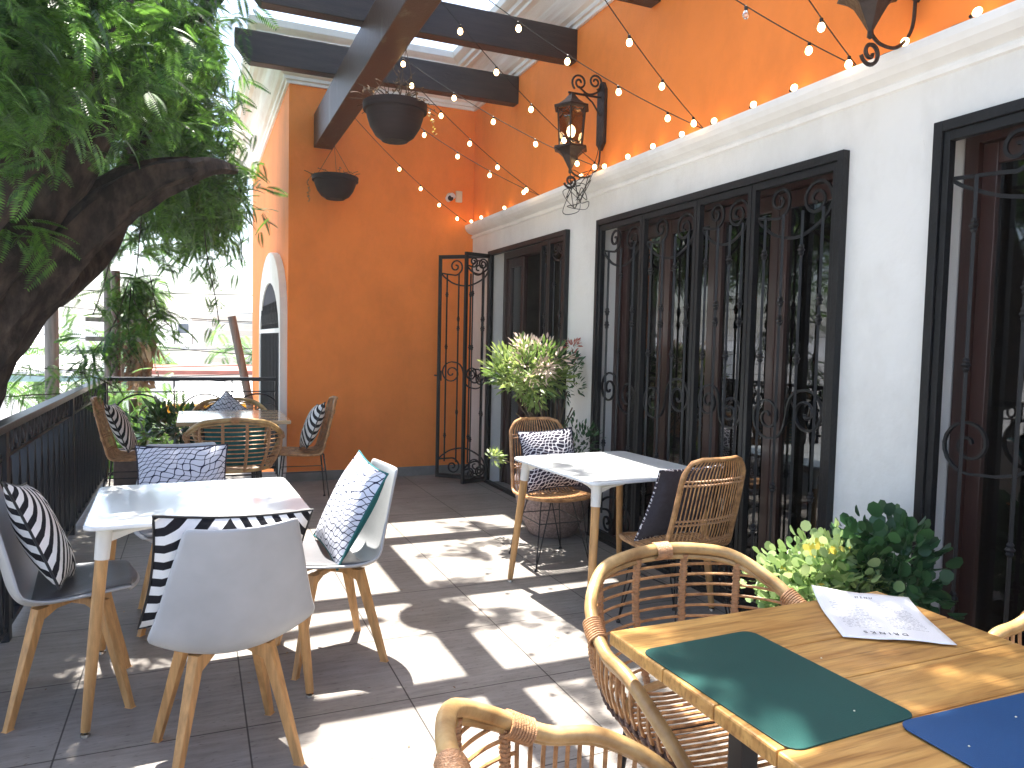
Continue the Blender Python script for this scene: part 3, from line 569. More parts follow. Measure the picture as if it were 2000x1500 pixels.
# ---------------- cushions ----------------
def cushion_mesh(W=.44,H=.44,T=.07,puck=.075,n=18,seed=0):
    mb=MB(); rr=random.Random(seed); top=[];bot=[]
    for sgn in(1,-1):
        for j in range(n+1):
            for i in range(n+1):
                u=-1+2*i/n; v=-1+2*j/n; e=(max(0,1-abs(u)**2.6)*max(0,1-abs(v)**2.6))**.55
                pin=1-puck*(1-abs(v)**1.5 if abs(u)>abs(v) else 1-abs(u)**1.5)
                x=u*W/2*(1-puck*(1-v*v)); y=v*H/2*(1-puck*(1-u*u))
                mb.v.append((x,y,sgn*T*e*(1+.08*math.sin(u*4+seed)*math.cos(v*3+seed))))
    m=(n+1)**2
    for j in range(n):
        for i in range(n):
            a=j*(n+1)+i; mb.f.append((a,a+1,a+n+2,a+n+1)); mb.f.append((m+a,m+a+n+1,m+a+n+2,m+a+1))
    for i in range(n):
        for a,b in((i,i+1),(n*(n+1)+i+1,n*(n+1)+i)): mb.f.append((b,a,m+a,m+b))
        for a,b in((i*(n+1),(i+1)*(n+1)),((i+1)*(n+1)+n,i*(n+1)+n)): mb.f.append((a,b,m+b,m+a))
    return mb
def cushion(label,mat,loc,rz,lp,tilt=18,roll=0,W=.44,H=.44,T=.065,yaw=0,group='scatter cushions on the chairs',pipe=M_black,seed=0):
    base=Matrix.Translation(loc)@Matrix.Rotation(rz,4,'Z')
    t_=R(tilt); rot=Matrix(((1,0,0),(0,-math.sin(t_),-math.cos(t_)),(0,math.cos(t_),-math.sin(t_)))).to_4x4()
    m=base@Matrix.Translation(lp)@Matrix.Rotation(R(yaw),4,'Z')@rot@Matrix.Rotation(R(roll),4,'Z')
    t=thing('cushion',label,'cushion',mw=m,group=group)
    cushion_mesh(W,H,T,seed=seed).build('cover',mat,t,smooth=True)
    n=18; pts=[]
    def P(u,v): return (u*W/2*(1-.075*(1-v*v)),v*H/2*(1-.075*(1-u*u)),0)
    for k in range(n): pts.append(P(-1+2*k/n,-1))
    for k in range(n): pts.append(P(1,-1+2*k/n))
    for k in range(n): pts.append(P(1-2*k/n,1))
    for k in range(n): pts.append(P(-1,1-2*k/n))
    if pipe: MB().tube(pts,.005,6,closed=True).build('piping',pipe,t,smooth=True)
    return t
cushion('black and white striped cushion on the nearest grey chair, poking out past its back',M_stripe,(.10,2.79,0),R(9),(-.02,-.125,.715),tilt=20,roll=-4,W=.51,H=.43,T=.075,seed=1)
cushion('white petal print cushion with teal reverse on the right-hand grey chair',M_petalT,(.585,3.53,0),R(96),(0,-.09,.70),tilt=27,roll=5,W=.49,H=.48,T=.065,seed=2,pipe=M_teal)
cushion('black and white striped cushion on the grey chair at the left edge',M_stripe,(-.47,3.455,0),R(-84),(.02,-.10,.70),tilt=24,roll=12,W=.46,H=.45,seed=3)
cushion('white petal print cushion upright on the chair beyond the white table',M_petal,(-.06,4.27,0),R(183),(0,-.16,.69),tilt=14,roll=1,W=.47,H=.42,seed=4,pipe=M_darkcloth)
# ---------------- rattan side chairs ----------------
def side_prof(v):
    k=[(.25,.478),(.12,.470),(-.02,.462),(-.13,.470),(-.185,.52),(-.215,.60),(-.245,.72),(-.275,.85),(-.30,.955)]
    p=cr([Vector((0,a,b)) for a,b in k],6); i=v*(len(p)-1); j=min(int(i),len(p)-2); return p[j].lerp(p[j+1],i-j)
def side_pt(u,v):
    p=side_prof(v); wd=.225 if v<.35 else .225-.02*(v-.35)/.65
    if v<.12: wd*= .82+.18*math.sin(v/.12*PI/2)
    if v>.88: wd*= .72+.28*math.cos((v-.88)/.12*PI/2)
    dip=-.015*(1-u*u) if v<.4 else 0
    back=.035*u*u*min(1,max(0,(v-.35)/.2))
    return Vector((u*wd,p.y+back,p.z+dip))
def make_side(label,loc,rz):
    t=thing('rattan_side_chair',label,'chair',loc,rz,'rattan side chairs with thin black legs')
    n=26; loop=[side_pt(1,.02+.96*k/n) for k in range(n+1)]+[side_pt(1-2*k/8,1.0) for k in range(1,8)]+[side_pt(-1,.98-.96*k/n) for k in range(n+1)]+[side_pt(-1+2*k/8,0.0) for k in range(1,8)]
    MB().tube(loop,.0115,8,closed=True).build('outer_frame',M_rattan,t,smooth=True)
    mb=MB(); NC=19
    for i in range(NC):
        u=-.93+1.86*i/(NC-1); mb.tube([side_pt(u,.40+.6*k/14) for k in range(15)],.0037,5)
    mb.build('backrest',M_rattan,t,smooth=True)
    mb=MB()
    for i in range(NC):
        u=-.93+1.86*i/(NC-1); mb.tube([side_pt(u,.0+.42*k/10) for k in range(11)],.0050,5)
    for v in(.06,.14,.22,.30): mb.tube([side_pt(-1+2*k/10,v)+Vector((0,0,-.008)) for k in range(11)],.006,5)
    mb.build('seat',M_rattan,t,smooth=True)
    for v in(.50,.66,.86):
        mb=MB()
        for s in(-1,1): mb.tube([side_pt(-1+2*k/44,v+s*.008)+Vector((0,s*.006*(1 if k%2 else -1),(s*.003))) for k in range(45)],.0055,5)
        mb.build('woven_band',M_wrap,t,smooth=True)
    for sx in(1,-1):
        for sy in(1,-1):
            f=Vector((sx*.20,sy*.22,.012)); mb=MB()
            mb.tube([(sx*.15,sy*.17,.46),f],.0045,5); mb.tube([(sx*.15-sx*.075,sy*.17,.46),f],.0045,5)
            lg=mb.build('leg',M_black,t)
            MB().lathe([(.008,.016),(.012,.008),(.012,0)],8,Matrix.Translation((f.x,f.y,0))).build('foot_cap',M_black,lg)
    mb=MB(); mb.tube([(.13*1.1,.15*1.1,.455),(-.143,.165,.455),(-.143,-.165,.455),(.143,-.165,.455)],.005,5,closed=True)
    mb.tube([(.165,.183,.30),(-.165,.183,.30),(-.165,-.183,.30),(.165,-.183,.30)],.004,5,closed=True)
    mb.build('wire_ring',M_black,t)
    return t
C_B=((2.26,4.575,0),R(180)); C_F=((2.33,3.20,0),R(7))
B1=make_side('rattan side chair facing the camera beyond the sunlit white table',*C_B)
B2=dup(B1,'rattan side chair with its woven back to the camera by the sunlit white table',*C_F)
B3=dup(B1,'rattan side chair in profile at the far table, next to the left railing',(-.50,7.05,0),R(-93))
B4=dup(B1,'rattan side chair in profile at the far table, before the orange wall',(.90,6.95,0),R(88))
cushion('dark vine print cushion on the rattan chair facing the camera',M_vine,*C_B,(-.03,-.08,.69),tilt=20,roll=-3,W=.43,H=.43,seed=5,pipe=M_darkcloth)
cushion('plum black cushion seen edge-on in the rattan chair by the iron gate',M_darkcloth,*C_F,(-.05,-.06,.70),tilt=24,roll=0,W=.43,H=.43,T=.055,seed=6,pipe=M_vine)
cushion('black and white striped cushion on the far chair beside the railing',M_stripe,(-.50,7.05,0),R(-93),(0,-.08,.71),tilt=24,roll=5,seed=7)
cushion('black and white striped cushion on the far chair before the orange wall',M_stripe,(.90,6.95,0),R(88),(0,-.08,.70),tilt=22,roll=-8,seed=8)
# ---------------- rattan tub armchairs ----------------
RIM=[(-.30,.30,.47),(-.345,.20,.585),(-.365,.06,.665),(-.365,-.06,.685),(-.335,-.19,.755),(-.245,-.285,.825),(-.125,-.325,.848),(0,-.335,.855)]
RIM=RIM+[(-x,y,z) for x,y,z in RIM[:-1][::-1]]
RC=cr(RIM,8); NR=len(RC)-1
def rimp(s): i=(s+1)/2*NR; j=min(int(i),NR-1); return RC[j].lerp(RC[j+1],i-j)
def basep(s):
    a=R(90+s*158)-R(180)   # around the seat ring, back at s=0
    a=-R(90)+s*R(142); return Vector((.285*math.cos(a),-.02+.275*math.sin(a),.445))
def tubS(s,wv): 
    a,b=basep(s),rimp(s); p=a.lerp(b,wv); bulge=.03*math.sin(PI*wv); d=Vector((p.x,p.y+.02,0)); d=d.normalized() if d.length>1e-5 else d; return p+d*bulge
def make_tub(label,loc,rz):
    t=thing('rattan_armchair',label,'chair',loc,rz,'rounded rattan armchairs')
    rim=MB().tube(RC,.0178,12).build('bamboo_rim',M_bamboo,t,smooth=True)
    MB().tube([tubS(-1+2*k/60,.93)*1.0 for k in range(61)],.009,7).build('inner_rim',M_bamboo,t,smooth=True)
    for s in(0,-.50,.50):
        mb=MB()
        for q in np.linspace(-.028,.028,9):
            p=rimp(s+q); d=(rimp(s+q+.01)-rimp(s+q-.01)).normalized(); u=d.orthogonal().normalized(); v=d.cross(u)
            mb.tube([p+Vector((0,0,-.006))+u*(.0225*math.cos(a))+v*(.026*math.sin(a)) for a in np.linspace(0,2*PI,15)[:-1]],.0038,5,closed=True)
        mb.build('wrap_binding',M_wrap,rim,smooth=True)
    mb=MB()
    for z in np.arange(.49,.88,.034):
        run=[]
        for k in range(61):
            s=-.50+1.0*k/60; top=rimp(s).z; wv=(z-.445)/max(.01,top-.445)
            if wv<.93: run.append(tubS(s,wv))
            else:
                if len(run)>1: mb.tube(run,.0046,5)
                run=[]
        if len(run)>1: mb.tube(run,.0046,5)
    mb.build('backrest_canes',M_rattan,t,smooth=True)
    mb=MB()
    for s in(-.47,-.30,-.10,.10,.30,.47):
        for q in range(28):
            c=tubS(s,.03+.9*q/27); c2=tubS(s,.03+.9*(q+.5)/27); mb.tube([c,c2],.0125+.001*(q%2),7,cap=True)
        mb.tube([tubS(s,k/10*.95) for k in range(11)],.0105,7)
    mb.build('wrapped_posts',M_wrap,t,smooth=True)
    for sg in(1,-1):
        mb=MB()
        for k in range(15):
            s=sg*(.50+.46*k/14); mb.tube([tubS(s,q/7*.97) for q in range(8)],.0052,5)
        mb.build('arm_spindles',M_rattan,t,smooth=True)
    for sg in(1,-1):
        mb=MB()
        for ph in(0,PI):
            mb.tube([tubS(sg*(.48+.5*k/40),.34)+Vector((.006*math.sin(k*1.2+ph),.006*math.sin(k*1.2+ph),.007*math.cos(k*1.2+ph))) for k in range(41)],.0075,5)
        mb.build('twisted_band',M_darkwrap,t,smooth=True)
    mb=MB(); ring=[(.285*math.cos(a),.01+.285*math.sin(a)*(1.0 if math.sin(a)<0 else 1.02),.445) for a in np.linspace(0,2*PI,41)[:-1]]
    mb.tube(ring,.0135,8,closed=True).build('seat_ring',M_bamboo,t,smooth=True)
    mb=MB()
    for y in np.arange(-.25,.28,.026):
        xx=math.sqrt(max(0,.278**2-(y)**2)); mb.tube([(-xx+2*xx*k/6,y+.01,.447-.018*(1-(2*k/6-1)**2)) for k in range(7)],.0052,5)
    mb.build('seat_canes',M_rattan,t,smooth=True)
    for sx in(1,-1):
        for sy in(1,-1):
            MB().tube([(sx*.19,sy*.19,.435),(sx*.225,sy*.235,0)],.012,8).build('leg',M_black,t,smooth=True)
    MB().tube([(.2,.2,.33),(-.2,.2,.33),(-.2,-.2,.33),(.2,-.2,.33)],.007,6,closed=True).build('leg_brace',M_black,t)
    return t
A1=make_tub('round rattan armchair tucked behind the wooden table in the right foreground',(1.365,1.62,0),R(180))
A2=dup(A1,'rattan armchair cropped by the bottom edge at the left of the wooden table',(.69,.985,0),R(-97))
A3=dup(A1,'rattan armchair with a teal pad seen from behind at the far table',(.29,6.42,0),R(-2))
A4=dup(A1,'rattan armchair half hidden beyond the far table by the end railing',(.32,7.86,0),R(180))
A5=dup(A1,'rattan armchair sliver at the right edge beyond the wooden table',(2.24,1.05,0),R(92))
cushion('plain teal cushion behind the cane back of the far armchair',M_teal,(.29,6.42,0),R(-2),(0,-.21,.655),tilt=8,W=.46,H=.38,T=.05,seed=9,pipe=M_teal)
cushion('small petal print cushion showing over the far table',M_petal,(.32,7.86,0),R(180),(.03,-.20,.74),tilt=10,roll=45,W=.30,H=.30,T=.05,seed=10,pipe=M_darkcloth)
cushion('white cushion just visible at the right edge by the wooden table',M_whitecloth,(2.24,1.05,0),R(92),(.0,-.12,.72),tilt=20,roll=0,W=.44,H=.42,T=.06,seed=11,pipe=None)
# ---------------- things on the wooden table ----------------
def flat(name,label,cat,pts,h,z,mat,group=None,rr=.03):
    # rounded rectangle from centre,size,rotation
    (cx,cy),(w_,h_),a=pts
    o=MB().prism(rrect(w_,h_,rr,5),0,h).build(name,mat,None,loc=(cx,cy,z),rot=(0,0,a),bevel=.0008); tag(o,label,cat,group); return o
flat('placemat','dark green placemat with rounded corners on the wooden table','placemat',((1.122,1.205),(.33,.465),R(2)),.003,.7905,M_green,'placemats on the wooden table')
flat('placemat','navy blue placemat overlapping the green one at the bottom right','placemat',((1.455,.80),(.475,.335),R(-1)),.003,.7938,M_blue,'placemats on the wooden table')
t=thing('menu_sheet','curled white menu sheet printed upside down on the wooden table','menu',(1.655,1.385,.794),R(-31))
nx,ny=16,20; mb=MB(); MW,MH=.262,.305
def paperz(x,y): 
    return .022*max(0,(y/MH*2))**2*(.6+.8*max(0,-x/MW*2))+.0035*max(0,math.sin(x*22+1))+.002
for j in range(ny+1):
    for i in range(nx+1):
        x=-MW/2+MW*i/nx; y=-MH/2+MH*j/ny; mb.v.append((x,y,paperz(x,y)))
mb.f=[(j*(nx+1)+i,j*(nx+1)+i+1,(j+1)*(nx+1)+i+1,(j+1)*(nx+1)+i) for j in range(ny) for i in range(nx)]
mb.build('sheet',M_menu,t,smooth=True,solid=.0006)
M_ink=mk('ink',(.02,.02,.022),.7)
def text(body,size,loc,rot,parent,name='printed_heading'):
    c=bpy.data.curves.new(name,'FONT'); c.body=body; c.size=size; c.align_x='CENTER'; c.align_y='CENTER'; c.extrude=.0002; c.space_character=1.7; c.materials.append(M_ink); o_=bpy.data.objects.new(name,c); me=bpy.data.meshes.new_from_object(o_); me.name=name; bpy.data.objects.remove(o_); o=bpy.data.objects.new(name,me); COL.objects.link(o); o.parent=parent; o.location=loc; o.rotation_euler=rot; return o
text('DRINKS',.020,(-.02,-.118,.0062),(0,0,PI),t); text('MENU',.012,(.0,.118,.0165),(R(14),0,0),t)
mb=MB()
for (x,y) in((1.31,1.24),(1.60,.93),(1.46,.90),(1.52,.86),(1.35,.79),(1.27,.86),(1.18,1.03)):
    mb.lathe([(.001,0),(.0022,.001),(.002,.002),(.0005,.0028)],5,Matrix.Translation((x,y,.7975)))
o=mb.build('crumbs',M_box); tag(o,'scattered pale crumbs on the two placemats','crumbs',kind='stuff')
# ---------------- hanging pots ----------------
def hanging_pot(label,x,y,zr,r,seed,sprigs,hook):
    t=thing('hanging_pot',label,'hanging pot',(x,y,zr),0,'hanging pots under the main beam')
    h=r*(1.18 if seed==1 else 1.0); pr_=[(r*.40,-h),(r*.42,-h+.004),(r*.62,-h*.86),(r*.80,-h*.62),(r*.90,-h*.36),(r*.93,-h*.22),(r*1.02,-h*.20),(r*1.03,-.0),(r*.97,.004),(r*.93,-.03),(r*.9,-.05)]
    MB().lathe(pr_,36,cap=False).build('pot',M_pot,t,smooth=True)
    MB().lathe([(.001,-h+.001),(r*.42,-h+.001)],36,cap=False).lathe([(.001,-.05),(r*.92,-.05)],30,cap=False).build('soil',M_soil,t)
    hk=Vector(hook)-Vector((x,y,zr)); mb=MB()
    for k in range(3):
        a=2*PI*k/3+.4; mb.tube([(r*math.cos(a),r*math.sin(a),0),hk-Vector((0,0,.02))],.0022,4)
    mb.tube([hk-Vector((0,0,.02)),hk+Vector((.01,0,.005))],.005,5).build('hanger_wires',M_branch,t)
    rr=random.Random(seed); mb=MB(); lf_=MB()
    for k in range(sprigs):
        a=rr.uniform(0,2*PI); q=Vector((r*.7*rr.random()*math.cos(a),r*.7*rr.random()*math.sin(a),-.04)); pts=[q]; d=Vector((math.cos(a)*.4,math.sin(a)*.4,1)).normalized()
        for i in range(rr.randint(5,9)):
            d=(d+Vector((rr.uniform(-.5,.5)+math.cos(a)*.13,rr.uniform(-.5,.5)+math.sin(a)*.13,-.13+rr.uniform(-.2,.2)))).normalized(); q=q+d*.032; pts.append(q)
            if rr.random()<.35:
                e=Vector((rr.uniform(-1,1),rr.uniform(-1,1),rr.uniform(-1,1))).normalized()*.014; f=e.orthogonal().normalized()*.008; lf_.add([q,q+e+f,q+e*2,q+e-f],[(0,1,2,3)])
        mb.tube(pts,.0026,4)
    mb.build('dry_stems',M_branch,t); lf_.build('dry_leaves',L_dry,t)
    mb=MB(); lf_=MB(); q=Vector((-r*.98 if seed==2 else r*.95,-.02,.01)); pts=[q]
    for i in range(14 if seed==2 else 9):
        q=q+Vector((rr.uniform(-.012,.012)+(-.008 if i<4 and seed==2 else .01 if i<4 else .002),rr.uniform(-.008,.008),-.02)); pts.append(q)
        for s in range(2): e=Vector((rr.uniform(-1,1),rr.uniform(-1,1),rr.uniform(-.6,.6))).normalized()*.011; f=e.orthogonal().normalized()*.009; lf_.add([q,q+e+f,q+e*2,q+e-f],[(0,1,2,3)])
    mb.tube(pts,.0015,4).build('trailing_stem',M_branch,t); lf_.build('trailing_leaves',L_dry if seed==2 else L_yel,t)
    return t
hanging_pot('large brown hanging pot full of dry stems, nearer under the beam',1.215,4.92,3.055,.205,1,46,(1.29,4.95,3.455))
hanging_pot('smaller dark hanging pot with a trailing sprig, close to the orange wall',1.29,7.66,3.12,.222,2,9,(1.285,7.70,3.455))
# ---------------- wall lanterns ----------------
def lantern(label,y,dz=0):
    t=thing('wall_lantern',label,'wall lantern',(XW,y,3.01+dz),0,'iron wall lanterns on the orange wall')
    # wall plate
    MB().prism([(-.055,.0),(0,-.055),(.055,0),(.055,.40),(.02,.46),(-.02,.46),(-.055,.40)],0,.03,Matrix(((0,0,-1,0),(1,0,0,0),(0,1,0,0.03),(0,0,0,1)))).build('wall_plate',M_lantern,t,bevel=.004)
    mb=MB(); lx=-.275
    mb.tube([(-.03,0,.375),(lx-.03,0,.375)],.009,6); mb.tube([(-.03,0,.24),(-.10,0,.33),(-.18,0,.385)],.007,6)
    mb.tube([(x-.17,0,.46+z) for x,y_,z in spiral(-.045,.0,.012,.065,0,PI*3.3,28)],.008,6); mb.tube([(x-.05,0,.475+z) for x,y_,z in spiral(-.03,.01,.012,.06,PI,-PI*2.4,28)],.008,6)
    mb.tube(cr([(-.22,0,.43),(-.14,0,.385),(-.06,0,.41),(-.03,0,.46)],6),.008,6)
    mb.build('bracket',M_lantern,t,smooth=True)
    six=lambda r:[(r,0)]
    def hexl(prof): 
        m=MB(); m.lathe(prof,6,Matrix.Translation((lx,0,0)),cap=True); return m
    hexl([(.012,.375),(.03,.355),(.06,.32),(.11,.283),(.145,.27),(.145,.255),(.12,.25)]).build('lantern_roof',M_lantern,t)
    hexl([(.10,-.02),(.135,-.03),(.14,-.045),(.11,-.055),(.07,-.09),(.04,-.14),(.012,-.19),(.014,-.215),(.004,-.225)]).build('lantern_base',M_lantern,t)
    mb=MB()
    for k in range(6):
        a=2*PI*k/6; mb.tube([(lx+.095*math.cos(a),.095*math.sin(a),-.02),(lx+.115*math.cos(a),.115*math.sin(a),.252)],.007,4)
        b=a+PI/3
        for (za,zb,o_) in((.252,.20,1),(-.02,.03,1)):
            r1=.113 if za>.1 else .097; p=Vector((lx+r1*math.cos(a),r1*math.sin(a),za)); q=Vector((lx+r1*math.cos(b),r1*math.sin(b),za)); m_=(p+q)/2; m_.z=zb*.5+za*.5
            mb.tube([p+Vector((0,0,(zb-za))),p.lerp(m_,.5),m_,q.lerp(m_,.5),q+Vector((0,0,(zb-za)))],.006,4)
    mb.build('lantern_cage',M_lantern,t)
    hexl([(.088,-.018),(.108,.248)]).build('lantern_glass',M_amber,t)
    core=MB().lathe([(.004,-.05),(.026,-.03),(.034,.0),(.026,.03),(.004,.05)],12,Matrix.Translation((lx,0,.09))).build('light_bulb',M_core,t,smooth=True)
    mb=MB(); mb.tube(cr([(lx,0,-.20),(lx+.06,0,-.235),(lx+.16,0,-.23),(lx+.24,0,-.14),(-.02,0,.02)],8),.008,6)
    mb.tube([(lx+.005+x,0,-.30+z) for x,y_,z in spiral(0,0.02,.012,.055,PI*.0,-PI*2.9,28)],.009,6)
    mb.build('lower_scroll',M_lantern,t,smooth=True)
    return t
lantern('iron lantern with glowing bulb on the orange wall above the wide gate',5.08,.0)
lantern('iron lantern at the top edge, only its pointed base and scroll in view',2.36,.02)
# tangle of spare cable under the lantern
rr=random.Random(5); mb=MB()
for k in range(5):
    c=Vector((2.66,5.02,2.66)); pts=[c+Vector((rr.uniform(-.09,.06),rr.uniform(-.12,.12),rr.uniform(-.16,.14))) for _ in range(7)]; mb.tube(cr(pts,6,closed=True),.003,4,closed=True)
mb.tube(cr([(2.84,5.05,3.05),(2.80,5.04,2.9),(2.74,5.03,2.8),(2.66,5.02,2.7)],6),.003,4)
o=mb.build('cable_tangle',M_cable); tag(o,'tangle of spare black cable hanging below the lantern','cable')
# ---------------- string lights ----------------
SLG='strings of festoon lights'
def bulb(parent,p,d,lit=True,r=.024,side=False):
    m=Matrix.Translation(p)@Matrix.Scale(.79,4)
    ax=Vector(d).normalized(); q=Vector((0,0,-1)).rotation_difference(ax).to_matrix().to_4x4(); m=m@q
    b=MB().lathe([(.010,-.022),(.015,-.028),(.0195,-.040),(.0205,-.049),(.0165,-.061),(.009,-.068),(.001,-.070)],14,m).build('bulb',M_bulb if lit else M_clear,parent,smooth=True)
    MB().lathe([(.007,.004),(.0105,0),(.0105,-.023),(.009,-.024)],10,m).build('socket',M_black,b)
def string_light(label,S,E,ts,unlit=()):
    S=Vector(S);E=Vector(E); t=thing('string_light',label,'string lights',tuple(S),0,SLG); D=E-S
    def P(q): return D*q-Vector((0,0,.25*q*(1-q)))
    MB().tube([P(k/30) for k in range(31)],.0028,5).build('cable',M_cable,t)
    for i,q in enumerate(ts): bulb(t,P(q)-Vector((0,0,.002)),(.1*math.sin(i*2.3),.1*math.cos(i),-1),i not in unlit)
string_light('lowest string of lights, ending at the corner of orange wall and ledge',(1.31,6.833,3.497),(2.84,8.0,2.83),[.345,.524,.70,.874])
string_light('second string of lights from the wall corner, starting behind the big pot',(1.31,6.112,3.509),(2.84,6.111,2.82),[.294,.486,.683,.892])
string_light('string of lights starting right above the big hanging pot',(1.31,5.382,3.513),(2.84,6.111,2.82),[.105,.279,.47,.662,.885])
string_light('string of lights leading to the foot of the iron lantern, passing left of it',(1.31,5.279,3.521),(2.84,4.976,2.82),[.03,.263,.452,.654,.862])
string_light('string of lights passing in front of the iron lantern glass',(1.31,4.332,3.532),(2.84,4.976,2.82),[.115,.302,.506,.711,.928])
string_light('string of lights crossing the cut end of the nearest beam on the right',(1.31,4.038,3.541),(2.84,3.776,2.82),[.06,.245,.437,.639,.844])
string_light('steep string of lights between the two iron lanterns',(1.31,3.073,3.547),(2.84,3.776,2.82),[.30,.506,.708,.92])
string_light('string of lights with one unlit clear bulb at the top right',(1.31,2.947,3.553),(2.84,2.638,2.82),[.42,.631,.838],unlit=(1,))
string_light('short steep string of lights below the lantern at the top edge',(1.31,2.167,3.563),(2.84,2.638,2.82),[.60,.782,.948])
t=thing('string_light','string of lights lying along the top of the white ledge','string lights',(2.82,5,2.815),0,SLG)
ys=[8.0 if 0 else 7.86,7.55,6.9,5.304,4.938,4.609,4.296,3.972,3.656,3.319,3.017,2.372,2.048,1.7]
mb=MB(); mb.tube([(0.02+.01*math.sin(k*1.7),-3.6+6.5*k/60,.006+.004*math.sin(k*2.1)) for k in range(61)],.0028,5).build('cable',M_cable,t)
for i,y in enumerate(ys): bulb(t,Vector((.005,y-5+.03,.014)),(-.25,-1,.15))
# ---------------- camera on the wall, junction box ----------------
t=thing('security_camera','small white and black security camera on the orange end wall','camera',(2.60,YF,3.10))
MB().lathe([(.045,0),(.045,.015),(.03,.03)],16,Matrix.Rotation(R(90),4,'X')).build('mount',M_box,t,smooth=True)
MB().lathe([(.030,-.05),(.034,-.045),(.034,.05),(.02,.055)],16,Matrix.Translation((-.02,-.075,-.02))@Matrix.Rotation(R(70),4,'X')@Matrix.Rotation(R(20),4,'Y')).build('camera_body',M_whitecloth,t,smooth=True)
MB().lathe([(.031,0),(.031,.012),(.02,.014)],16,Matrix.Translation((-.035,-.125,-.04))@Matrix.Rotation(R(70),4,'X')).build('lens_cap',M_black,t,smooth=True)
o=MB().box((-.036,-.03,-.062),(.036,0,.062)).build('junction_box',M_box,None,loc=(2.70,YF,3.11),bevel=.006); tag(o,'cream junction box beside the security camera','junction box')
# ---------------- foliage helpers ----------------
def np_mesh(name,V,Fq,mat,parent=None,mw=None):
    me=bpy.data.meshes.new(name); nv=len(V); nf,k=Fq.shape
    me.vertices.add(nv); me.vertices.foreach_set('co',V.astype(np.float32).ravel()); me.loops.add(nf*k); me.loops.foreach_set('vertex_index',Fq.astype(np.int32).ravel()); me.polygons.add(nf)
    me.polygons.foreach_set('loop_start',np.arange(0,nf*k,k,dtype=np.int32)); me.polygons.foreach_set('loop_total',np.full(nf,k,dtype=np.int32)); me.update(calc_edges=True); me.validate()
    me.materials.append(mat); o=bpy.data.objects.new(name,me); COL.objects.link(o)
    if parent: o.parent=parent
    if mw is not None: o.matrix_local=mw
    return o
def rotm(dirs,rolls):
    # columns: x=dir, y=side, z=up-ish
    x=dirs/np.linalg.norm(dirs,axis=1,keepdims=True); z=np.tile([0,0,1.],(len(x),1))+1e-3; y=np.cross(z,x); y/=np.linalg.norm(y,axis=1,keepdims=True); z=np.cross(x,y)
    c,s=np.cos(rolls)[:,None],np.sin(rolls)[:,None]; y2=y*c+z*s; z2=-y*s+z*c; return np.stack([x,y2,z2],axis=2)
def inst(bv,bf,pos,Rm,scale):
    V=np.einsum('nij,kj->nki',Rm,bv)*scale[:,None,None]+pos[:,None,:]; n,k=len(pos),len(bv); Fq=(bf[None]+(np.arange(n)*k)[:,None,None]).reshape(-1,bf.shape[1]); return V.reshape(-1,3),Fq
def frond_base(pairs=15,droop=.35):
    V=[];Fq=[]
    def pos(t): return np.array([t,0,-droop*t*t])
    for i in range(pairs):
        t=(i+1.0)/(pairs+.5); p=pos(t); l=.25*math.sin(PI*min(1,.22+t*.72))+.04; wd=.022+.015*math.sin(PI*t)
        for s in(1,-1):
            d=np.array([.45,s*1.0,-.18]); d/=np.linalg.norm(d); side=np.array([1,-s*.45,0]); side/=np.linalg.norm(side)
            b=len(V); V+=[p,p+d*l*.45+side*wd,p+d*l+np.array([0,0,-.03]),p+d*l*.45-side*wd]; Fq.append((b,b+1,b+2,b+3))
    b=len(V); V+=[pos(0)+[0,.004,0],pos(.5)+[0,.003,0],pos(.5)+[0,-.003,0],pos(0)+[0,-.004,0]]; Fq.append((b,b+1,b+2,b+3))
    b=len(V); V+=[pos(.5)+[0,.003,0],pos(1.)+[0,.001,0],pos(1.)+[0,-.001,0],pos(.5)+[0,-.003,0]]; Fq.append((b,b+1,b+2,b+3))
    return np.array(V,float),np.array(Fq)
FB=frond_base()
def fronds(centres,per,size,spread=.25,down=.35):
    P=[];D=[];S=[]
    for c,sz in centres:
        k=per if isinstance(per,int) else nr.randint(*per)
        a=nr.uniform(0,2*PI,k); e=nr.uniform(-.9,.5,k)-down*.4; d=np.stack([np.cos(a)*np.cos(e),np.sin(a)*np.cos(e),np.sin(e)],1)
        P.append(np.array(c)+nr.normal(0,spread*.5,(k,3))); D.append(d); S.append(size*sz*nr.uniform(.7,1.25,k))
    P=np.concatenate(P);D=np.concatenate(D);S=np.concatenate(S); return inst(FB[0],FB[1],P,rotm(D,nr.normal(0,.35,len(P))),S)
# ---------------- the big tree ----------------
TB=Vector((-2.9,5.6,-3.6))
tree=thing('big_tree','big leaning dark-barked tree with feathery leaves beyond the left railing','tree',tuple(TB))
TM=Matrix.Translation(-TB)
def limb(name,pts,r0,r1,n=14,wob=.03,parent=None,seed=1):
    rr=random.Random(seed); P=cr(pts,6); N=len(P); rs=[r0+(r1-r0)*(k/(N-1)) for k in range(N)]; rs=[q*(1+rr.uniform(-wob,wob)) for q in rs]
    mb=MB().tube(P,rs,n); vs=[]
    for i,q in enumerate(mb.v):
        q=Vector(q); s=.018*(r0/.3); vs.append(tuple(q+Vector((math.sin(q.z*9+i%n*1.9),math.cos(q.z*7+i%n*2.3),0))*s))
    mb.v=vs; return mb.build(name,M_bark,parent or tree,smooth=True,mw=TM)
limb('trunk',[(-3.1,5.6,-3.7),(-2.4,5.6,-1.5),(-1.88,5.55,-.2),(-1.56,5.5,.78),(-1.25,5.5,1.42),(-.91,5.5,1.92),(-.60,5.5,2.26),(-.28,5.5,2.50),(-.02,5.52,2.61)],.42,.09,18)
limb('limb',[(-.06,5.51,2.59),(.06,5.56,2.65),(.16,5.7,2.69),(.26,6.0,2.74),(.36,6.4,2.85)],.085,.015,12)
